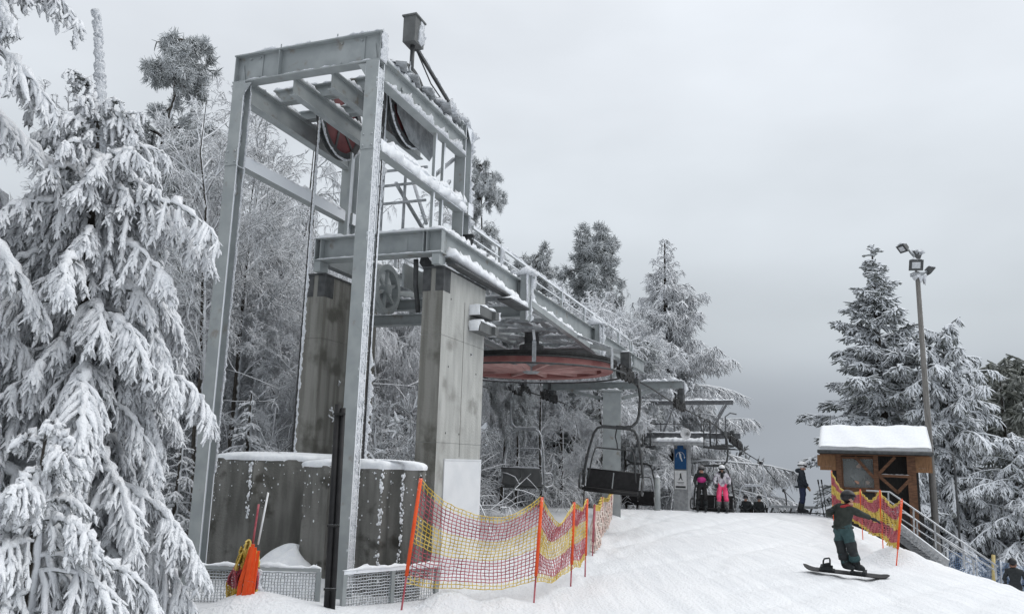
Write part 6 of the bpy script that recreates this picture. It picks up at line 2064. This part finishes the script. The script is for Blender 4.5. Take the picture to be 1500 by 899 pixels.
# posts
for x_, wd in ((H_(1229.5, 700)[0], .16), (H_(1284, 700)[0], .15), (H_(1336, 700)[0], .26)):
    mb = MB(); mb.box((x_ - wd / 2, -.06, (s__ - .5) if x_ < H_(1300, 700)[0] else -.2), (x_ + wd / 2, .10, e_ + .1)); parth('post', mb, 'wood')
mb = MB(); mb.box((-hw - .35, -.05, e_ + .02), (hw + .35, .1, e_ + .2)); parth('wall_plate', mb, 'wood')
for sx, px_ in ((-1, 1212), (1, 1352)):
    mb = MB(); x_ = H_(px_, 700)[0]
    mb.box((x_ - .30, -.03, e_ - .36), (x_ + .30, .06, e_ + .02)); mb.box((x_ - .22, -.04, e_ - .50), (x_ + .3, .05, e_ - .362)); parth('eave_board', mb, 'wood_light')
# left room: wall with window
wx0, wx1 = H_(1236, 700)[0], H_(1281, 700)[0]
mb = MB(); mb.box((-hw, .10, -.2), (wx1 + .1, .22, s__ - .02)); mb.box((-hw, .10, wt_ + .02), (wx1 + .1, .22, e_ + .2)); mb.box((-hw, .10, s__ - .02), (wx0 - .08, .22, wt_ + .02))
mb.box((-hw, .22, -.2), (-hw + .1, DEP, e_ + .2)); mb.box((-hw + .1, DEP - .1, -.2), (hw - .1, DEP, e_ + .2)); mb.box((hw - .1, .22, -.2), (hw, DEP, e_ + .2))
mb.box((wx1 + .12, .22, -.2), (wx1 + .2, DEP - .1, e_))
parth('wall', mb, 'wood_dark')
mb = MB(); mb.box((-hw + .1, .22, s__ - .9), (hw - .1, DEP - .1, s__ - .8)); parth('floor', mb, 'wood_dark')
mb = MB()
for (a, c) in (((wx0 - .08, s__ - .1), (wx1 + .05, s__ - .02)), ((wx0 - .08, wt_ - .02), (wx1 + .05, wt_ + .06)), ((wx0 - .08, s__ - .02), (wx0 - .01, wt_ - .02)), ((wx1 - .02, s__ - .02), (wx1 + .05, wt_ - .02))):
    mb.box((a[0], .03, a[1]), (c[0], .14, c[1]))
mb.box((wx0 - .12, -.02, s__ - .16), (wx1 + .1, .03, s__ - .1))
wf = parth('window', mb, 'wood')
mb = MB(); mb.box((wx0 - .01, .08, s__ - .02), (wx1 - .02, .088, wt_ - .02)); q = parth('pane', mb, 'glass'); q.parent = wf
mb = MB(); mb.box((-hw, .06, s__ - .75), (wx1 + .1, .098, s__ - .17)); parth('parapet_board', mb, 'wood_dark')
# braces
for a, c in (((1252, 668), (1281, 700)), ((1311, 669), (1287, 694)), ((1289, 698), (1315, 721)), ((1335, 700), (1314, 722))):
    mb = MB(); mb.bar(H_(a[0], a[1], -.035), H_(c[0], c[1], -.035), .07, .10, up=(0, 0, 1)); parth('brace', mb, 'wood')
mb = MB(); mb.bar(H_(1287, 696, -.05), H_(1337, 698, -.05), .1, .09); parth('rail', mb, 'wood')
sb = MB(); sb.snow(H_(1289, 694.5, -.05), H_(1335, 696.5, -.05), .06, .02); parth('snow_cap', sb, 'snow')
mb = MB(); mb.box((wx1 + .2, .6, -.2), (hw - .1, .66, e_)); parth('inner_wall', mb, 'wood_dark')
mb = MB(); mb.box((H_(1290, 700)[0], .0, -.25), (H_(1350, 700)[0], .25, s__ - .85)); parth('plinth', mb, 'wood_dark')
# roof
rl, rr2 = H_(1199, 664, -.45)[0], H_(1366, 664, -.45)[0]
mb = MB()
ym = 1.5
for sg, y0 in ((-1, -.45), (1, 2 * ym + .45)):
    mb.plate([(rl, y0, e_ + .12), (rr2, y0, e_ + .12), (rr2, ym, r_ - .12), (rl, ym, r_ - .12)], (0, sg * .45, 1), .05)
mb.box((rl, -.50, e_ + .05), (rr2, -.44, e_ + .17))
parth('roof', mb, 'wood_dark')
mb = MB(); mb.tube([(rl - .03, -.55, e_ + .13), (rr2 + .03, -.55, e_ + .13)], .06, 10); mb.tube([(H_(1343, 0)[0], -.5, e_ + .08), (H_(1343, 0)[0] + .05, -.2, e_ - .1), (H_(1344, 0)[0] + .05, -.1, e_ - .35), (H_(1345, 0)[0], -.1, -.2)], .035, 8); parth('gutter', mb, 'steel_dark')
# snow slab on the roof
V, Fc = [], []
nxr, nyr = 40, 24
for i in range(nxr + 1):
    for j in range(nyr + 1):
        x_ = rl + .01 + (rr2 - rl - .02) * i / nxr
        f = j / nyr
        y_ = -.50 + (2 * ym + 1.0) * f
        zz = e_ + .16 + (r_ - e_ - .27) * (1 - abs(2 * f - 1)) + .02
        ed = min(1, min(i, nxr - i) / 1.0 + .75) * min(1, min(j, nyr - j) / 1.0 + .7)
        th_ = .17 * ed * (1 + .10 * math.sin(i * .55 + j * .3) + .07 * math.sin(i * .23 - j * .5) + .04 * rng.normal() * .4) - .03 * max(0, 1 - abs(f - .5) * 8)
        V.append((x_, y_, zz + th_))
off = len(V)
for i in range(nxr + 1):
    for j in range(nyr + 1):
        f = j / nyr
        V.append((rl + .01 + (rr2 - rl - .02) * i / nxr, -.50 + (2 * ym + 1.0) * f, e_ + .15 + (r_ - e_ - .27) * (1 - abs(2 * f - 1)) + .01))
W_ = nyr + 1
for i in range(nxr):
    for j in range(nyr):
        Fc.append((i * W_ + j, (i + 1) * W_ + j, (i + 1) * W_ + j + 1, i * W_ + j + 1))
for i in range(nxr):
    for j in (0, nyr):
        Fc.append((i * W_ + j, (i + 1) * W_ + j, off + (i + 1) * W_ + j, off + i * W_ + j))
for j in range(nyr):
    for i in (0, nxr):
        Fc.append((i * W_ + j, i * W_ + j + 1, off + i * W_ + j + 1, off + i * W_ + j))
sb = MB(); sb.add(V, Fc, 0, True); parth('snow_cap', sb, 'snow')
mb = MB(); mb.tube([(rl + .35, ym, r_), (rl + .35, ym, r_ + .42)], .012, 6); parth('aerial', mb, 'steel_dark')
# attendant behind the window
J = {'pelvis': (0, 0, .9), 'belly': (0, 0, 1.05), 'chest': (0, -.02, 1.25), 'neck': (0, -.03, 1.44), 'head': (0, -.05, 1.56), 'crown': (0, -.05, 1.66), 'shL': (.18, 0, 1.36), 'shR': (-.18, 0, 1.36), 'elL': (.25, 0, 1.1), 'wrL': (.2, -.2, 1.0), 'elR': (-.25, 0, 1.1), 'wrR': (-.2, -.2, 1.),
     'hipL': (.1, 0, .86), 'hipR': (-.1, 0, .86), 'knL': (.11, -.02, .5), 'knR': (-.11, -.02, .5), 'anL': (.12, 0, .13), 'anR': (-.12, 0, .13), 'toL': (.13, -.14, .09), 'toR': (-.13, -.14, .09)}
zat = aty(1258, 690, HD + .5)[2] - 1.62
at_ = person('attendant in dark clothes standing behind the hut window', J, (aty(1258, 690, HD + .5)[0], HD + .55, max(zat, hb[2] + s__ - .8)), ['charcoal', 'skin'], {**{b_: 0 for _, b_ in BONES}, 'head': 1, 'crown': 1}, 0., 1.)
head_gear(at_, J, (0, -1, 0), 1., 'helmet_black', None); glove(at_, J, 'L', None, 1, 'skin'); glove(at_, J, 'R', None, 1, 'skin'); boots(at_, J, 1, 'charcoal')

# ------------------------------------------------------------------ stairs down from the hut
o0 = np.array([*aty(1384, 823, 25.0)[:2], 0]); o0[2] = gz(o0[0], o0[1])
st = thing('stairway', 'grey timber stairway with metal handrails going down from the hut to the right', 'stairs', o0)
def A_(px, py, d): return aty(px, py, d) - o0
for dd in (0., 1.0):
    mb = MB(); mb.bar(A_(1316, 771, 26.6) + [0, dd, 0], A_(1388, 826, 25.0) + [0, dd, 0], .07, .30); part('stringer', mb, 'galv', st)
mb = MB()
a, c = A_(1316, 771, 26.6), A_(1388, 826, 25.0)
for k in range(12):
    p = a + (c - a) * (k + .5) / 12
    mb.bar(p + [0, .04, .05], p + [0, .96, .05], .26, .04)
part('tread', mb, 'galv', st)
for dd in (-.05, 1.05):
    mb = MB()
    up1 = [A_(1268, 718, 27.0), A_(1302, 720, 26.9), A_(1380, 774, 25.2), A_(1460, 829, 23.6)]
    lo1 = [A_(1300, 748, 26.9), A_(1325, 751, 26.6), A_(1385, 790, 25.2), A_(1456, 834, 23.6)]
    mb.tube([p + np.array([0, dd, 0]) for p in up1], .028, 8); mb.tube([p + np.array([0, dd, 0]) for p in lo1], .022, 8)
    for (p, q) in (((1300, 720), (1301, 752)), ((1337, 745), (1338, 788)), ((1368, 766), (1370, 810)), ((1409, 794), (1412, 832)), ((1456, 826), (1458, 848))):
        mb.bar(A_(p[0], p[1], 26.9 - (p[0] - 1300) * .0206) + [0, dd, 0], A_(q[0], q[1], 26.9 - (p[0] - 1300) * .0206) + [0, dd, 0], .04, .04)
    part('handrail', mb, 'galv', st)
# blue netting beyond the stairs
b0, b1 = aty(1388, 852, 25.5), aty(1510, 870, 27.5)
t0_, t1_ = aty(1388, 806, 25.5), aty(1510, 832, 27.5)
bf = thing('blue_fence', 'blue mesh fence with a yellow padded post beyond the stairs', 'fence', b0)
def Pb(s, t):
    A = t0_ + (t1_ - t0_) * s[..., None]; B = b0 + (b1 - b0) * s[..., None]
    return A + (B - A) * t[..., None]
net_obj('net_panel', Pb, 44, 18, lambda t: 0, .0045, ['net_blue'], bf, b0)
mb = MB()
for s_ in (0, .33, .62, 1.):
    p = b0 + (b1 - b0) * s_; q = t0_ + (t1_ - t0_) * s_
    mb.tube([p - b0 - [0, 0, .4], q - b0 + [0, 0, .06]], .025, 8)
part('post', mb, 'galv', bf)
p = aty(1455, 856, 26.4); q = aty(1455, 812, 26.4)
mb = MB(); mb.tube([p - b0 - [0, 0, .3], q - b0], .055, 12); part('padded_post', mb, 'yellow', bf)

# ------------------------------------------------------------------ floodlight mast
LB = aty(1373, 803, 28.6); LT = aty(1343.5, 398, 28.6)
LT[0] = LB[0] + (LT[0] - LB[0])
lm = thing('floodlight_mast', 'tall grey wooden mast with four floodlights beside the hut', 'floodlight mast', (LB[0], LB[1], gz(LB[0], LB[1]) - .2))
lo = np.array(lm.location)
mb = MB(); mb.tube([np.zeros(3), (LB - lo) * .5 + (LT - lo) * .5, LT - lo], [.125, .105, .08], 14); part('pole', mb, 'pole_wood', lm)
def L_(px, py, dy=0): return aty(px, py, 28.6 + dy) - lo
mb = MB(); mb.tube([L_(1342, 398), L_(1339, 374), L_(1331, 366)], .045, 8); mb.tube([L_(1343, 402), L_(1353, 400), L_(1360, 396)], .045, 8); mb.bar(L_(1336, 402, 0), L_(1350, 402, 0), .3, .12)
mb.tube([L_(1341, 372), L_(1349, 370)], .08, 8)
part('bracket', mb, 'steel_rime', lm)
def lamp(c, fwd, sz, lab):
    c = np.array(c); fwd = norm(np.array(fwd, float)); rt_ = norm(np.cross(fwd, np.array([0, 0, 1.]))); u_ = np.cross(rt_, fwd)
    mb = MB()
    pts = lambda f, k: [c + fwd * f + rt_ * (sx * sz * k) + u_ * (sy * sz * .8 * k) for sx, sy in ((-1, -1), (1, -1), (1, 1), (-1, 1))]
    A, B = pts(.08, 1.), pts(-.14, .55)
    mb.add(A + B, [(0, 1, 2, 3), (7, 6, 5, 4), (1, 0, 4, 5), (2, 1, 5, 6), (3, 2, 6, 7), (0, 3, 7, 4)])
    h = part('lamp_head', mb, 'steel_dark', lm)
    mb = MB(); A, B = pts(.083, .58), pts(.088, .58)
    mb.add(A + B, [(3, 2, 1, 0), (4, 5, 6, 7), (0, 1, 5, 4), (1, 2, 6, 5), (2, 3, 7, 6), (3, 0, 4, 7)])
    g = part('lens', mb, 'lampglass', lm); g.parent = h
    sb = MB(); sb.snow(c - rt_ * sz * .8 + u_ * sz * .75, c + rt_ * sz * .8 + u_ * sz * .75, .16, .06, rough=.8); q = part('snow_cap', sb, 'rime', lm); q.parent = h
lamp(L_(1323, 363), (-.75, -.2, -.65), .20, '')
lamp(L_(1341, 388, -.25), (-.15, -.85, -.35), .25, '')
lamp(L_(1342, 373, .1), (-.4, .6, -.5), .2, '')
lamp(L_(1362, 396), (.7, -.1, -.6), .18, '')
sb = MB(); sb.snow(L_(1335, 402), L_(1358, 404), .25, .16, (0, 0, -1), rough=1.); sb.snow(L_(1340, 368), L_(1352, 372), .3, .12, rough=1.); part('rime_crust', sb, 'rime', lm)

# ------------------------------------------------------------------ small things on the crest
for (bx, by, tx, ty, lab) in ((1207, 748, 1198, 702, 'left dark ski pole planted in the snow beside the standing skier'), (1211, 747, 1203, 702, 'right dark ski pole planted in the snow beside the standing skier')):
    b = aty(bx, by, 28.6); b[2] = gz(b[0], b[1]); tp = aty(tx, ty, 28.6)
    t = thing('ski_pole', lab, 'ski pole', b, 0, 'ski poles planted on the crest')
    d = tp - b
    mb = MB(); mb.tube([-d * .05, d * .88], .016, 7); part('shaft', mb, 'charcoal', t)
    mb = MB(); mb.tube([d * .88, d], .026, 8); part('handle', mb, 'black', t)
    mb = MB(); mb.lathe([(.011, 0), (.05, .004), (.05, .01), (.011, .014)], 14, 0, tuple(d * .05)); part('basket', mb, 'charcoal', t)
b = aty(1163, 751, 31.0); b[2] = gz(b[0], b[1])
t = thing('crest_barrier', 'low dark barrier rail on the crest behind the standing skier', 'barrier', b)
mb = MB(); p, q = aty(1128, 741, 31.) - b, aty(1198, 743, 31.) - b
mb.bar(p, q, .07, .10); part('rail', mb, 'steel_rime', t)
for px_, lx in ((1133, 1128), (1160, 1157), (1190, 1186)):
    mb = MB(); mb.bar(aty(px_, 742, 31.) - b, aty(lx, 753, 31.) - b, .05, .06); part('leg', mb, 'steel_dark', t)
b = aty(963, 738, 29.0); b[2] = gz(b[0], b[1]); tp = aty(963, 699, b[1])
t = thing('marker_post', 'short grey marker post left of the lift tower', 'post', b)
mb = MB(); mb.tube([(0, 0, -.2), tp - b], [.11, .10], 12); part('post', mb, 'steel_clean', t)
sb = MB(); sb.snow(tp - b + [-.08, 0, 0], tp - b + [.08, 0, 0], .18, .08); part('snow_cap', sb, 'snow', t)
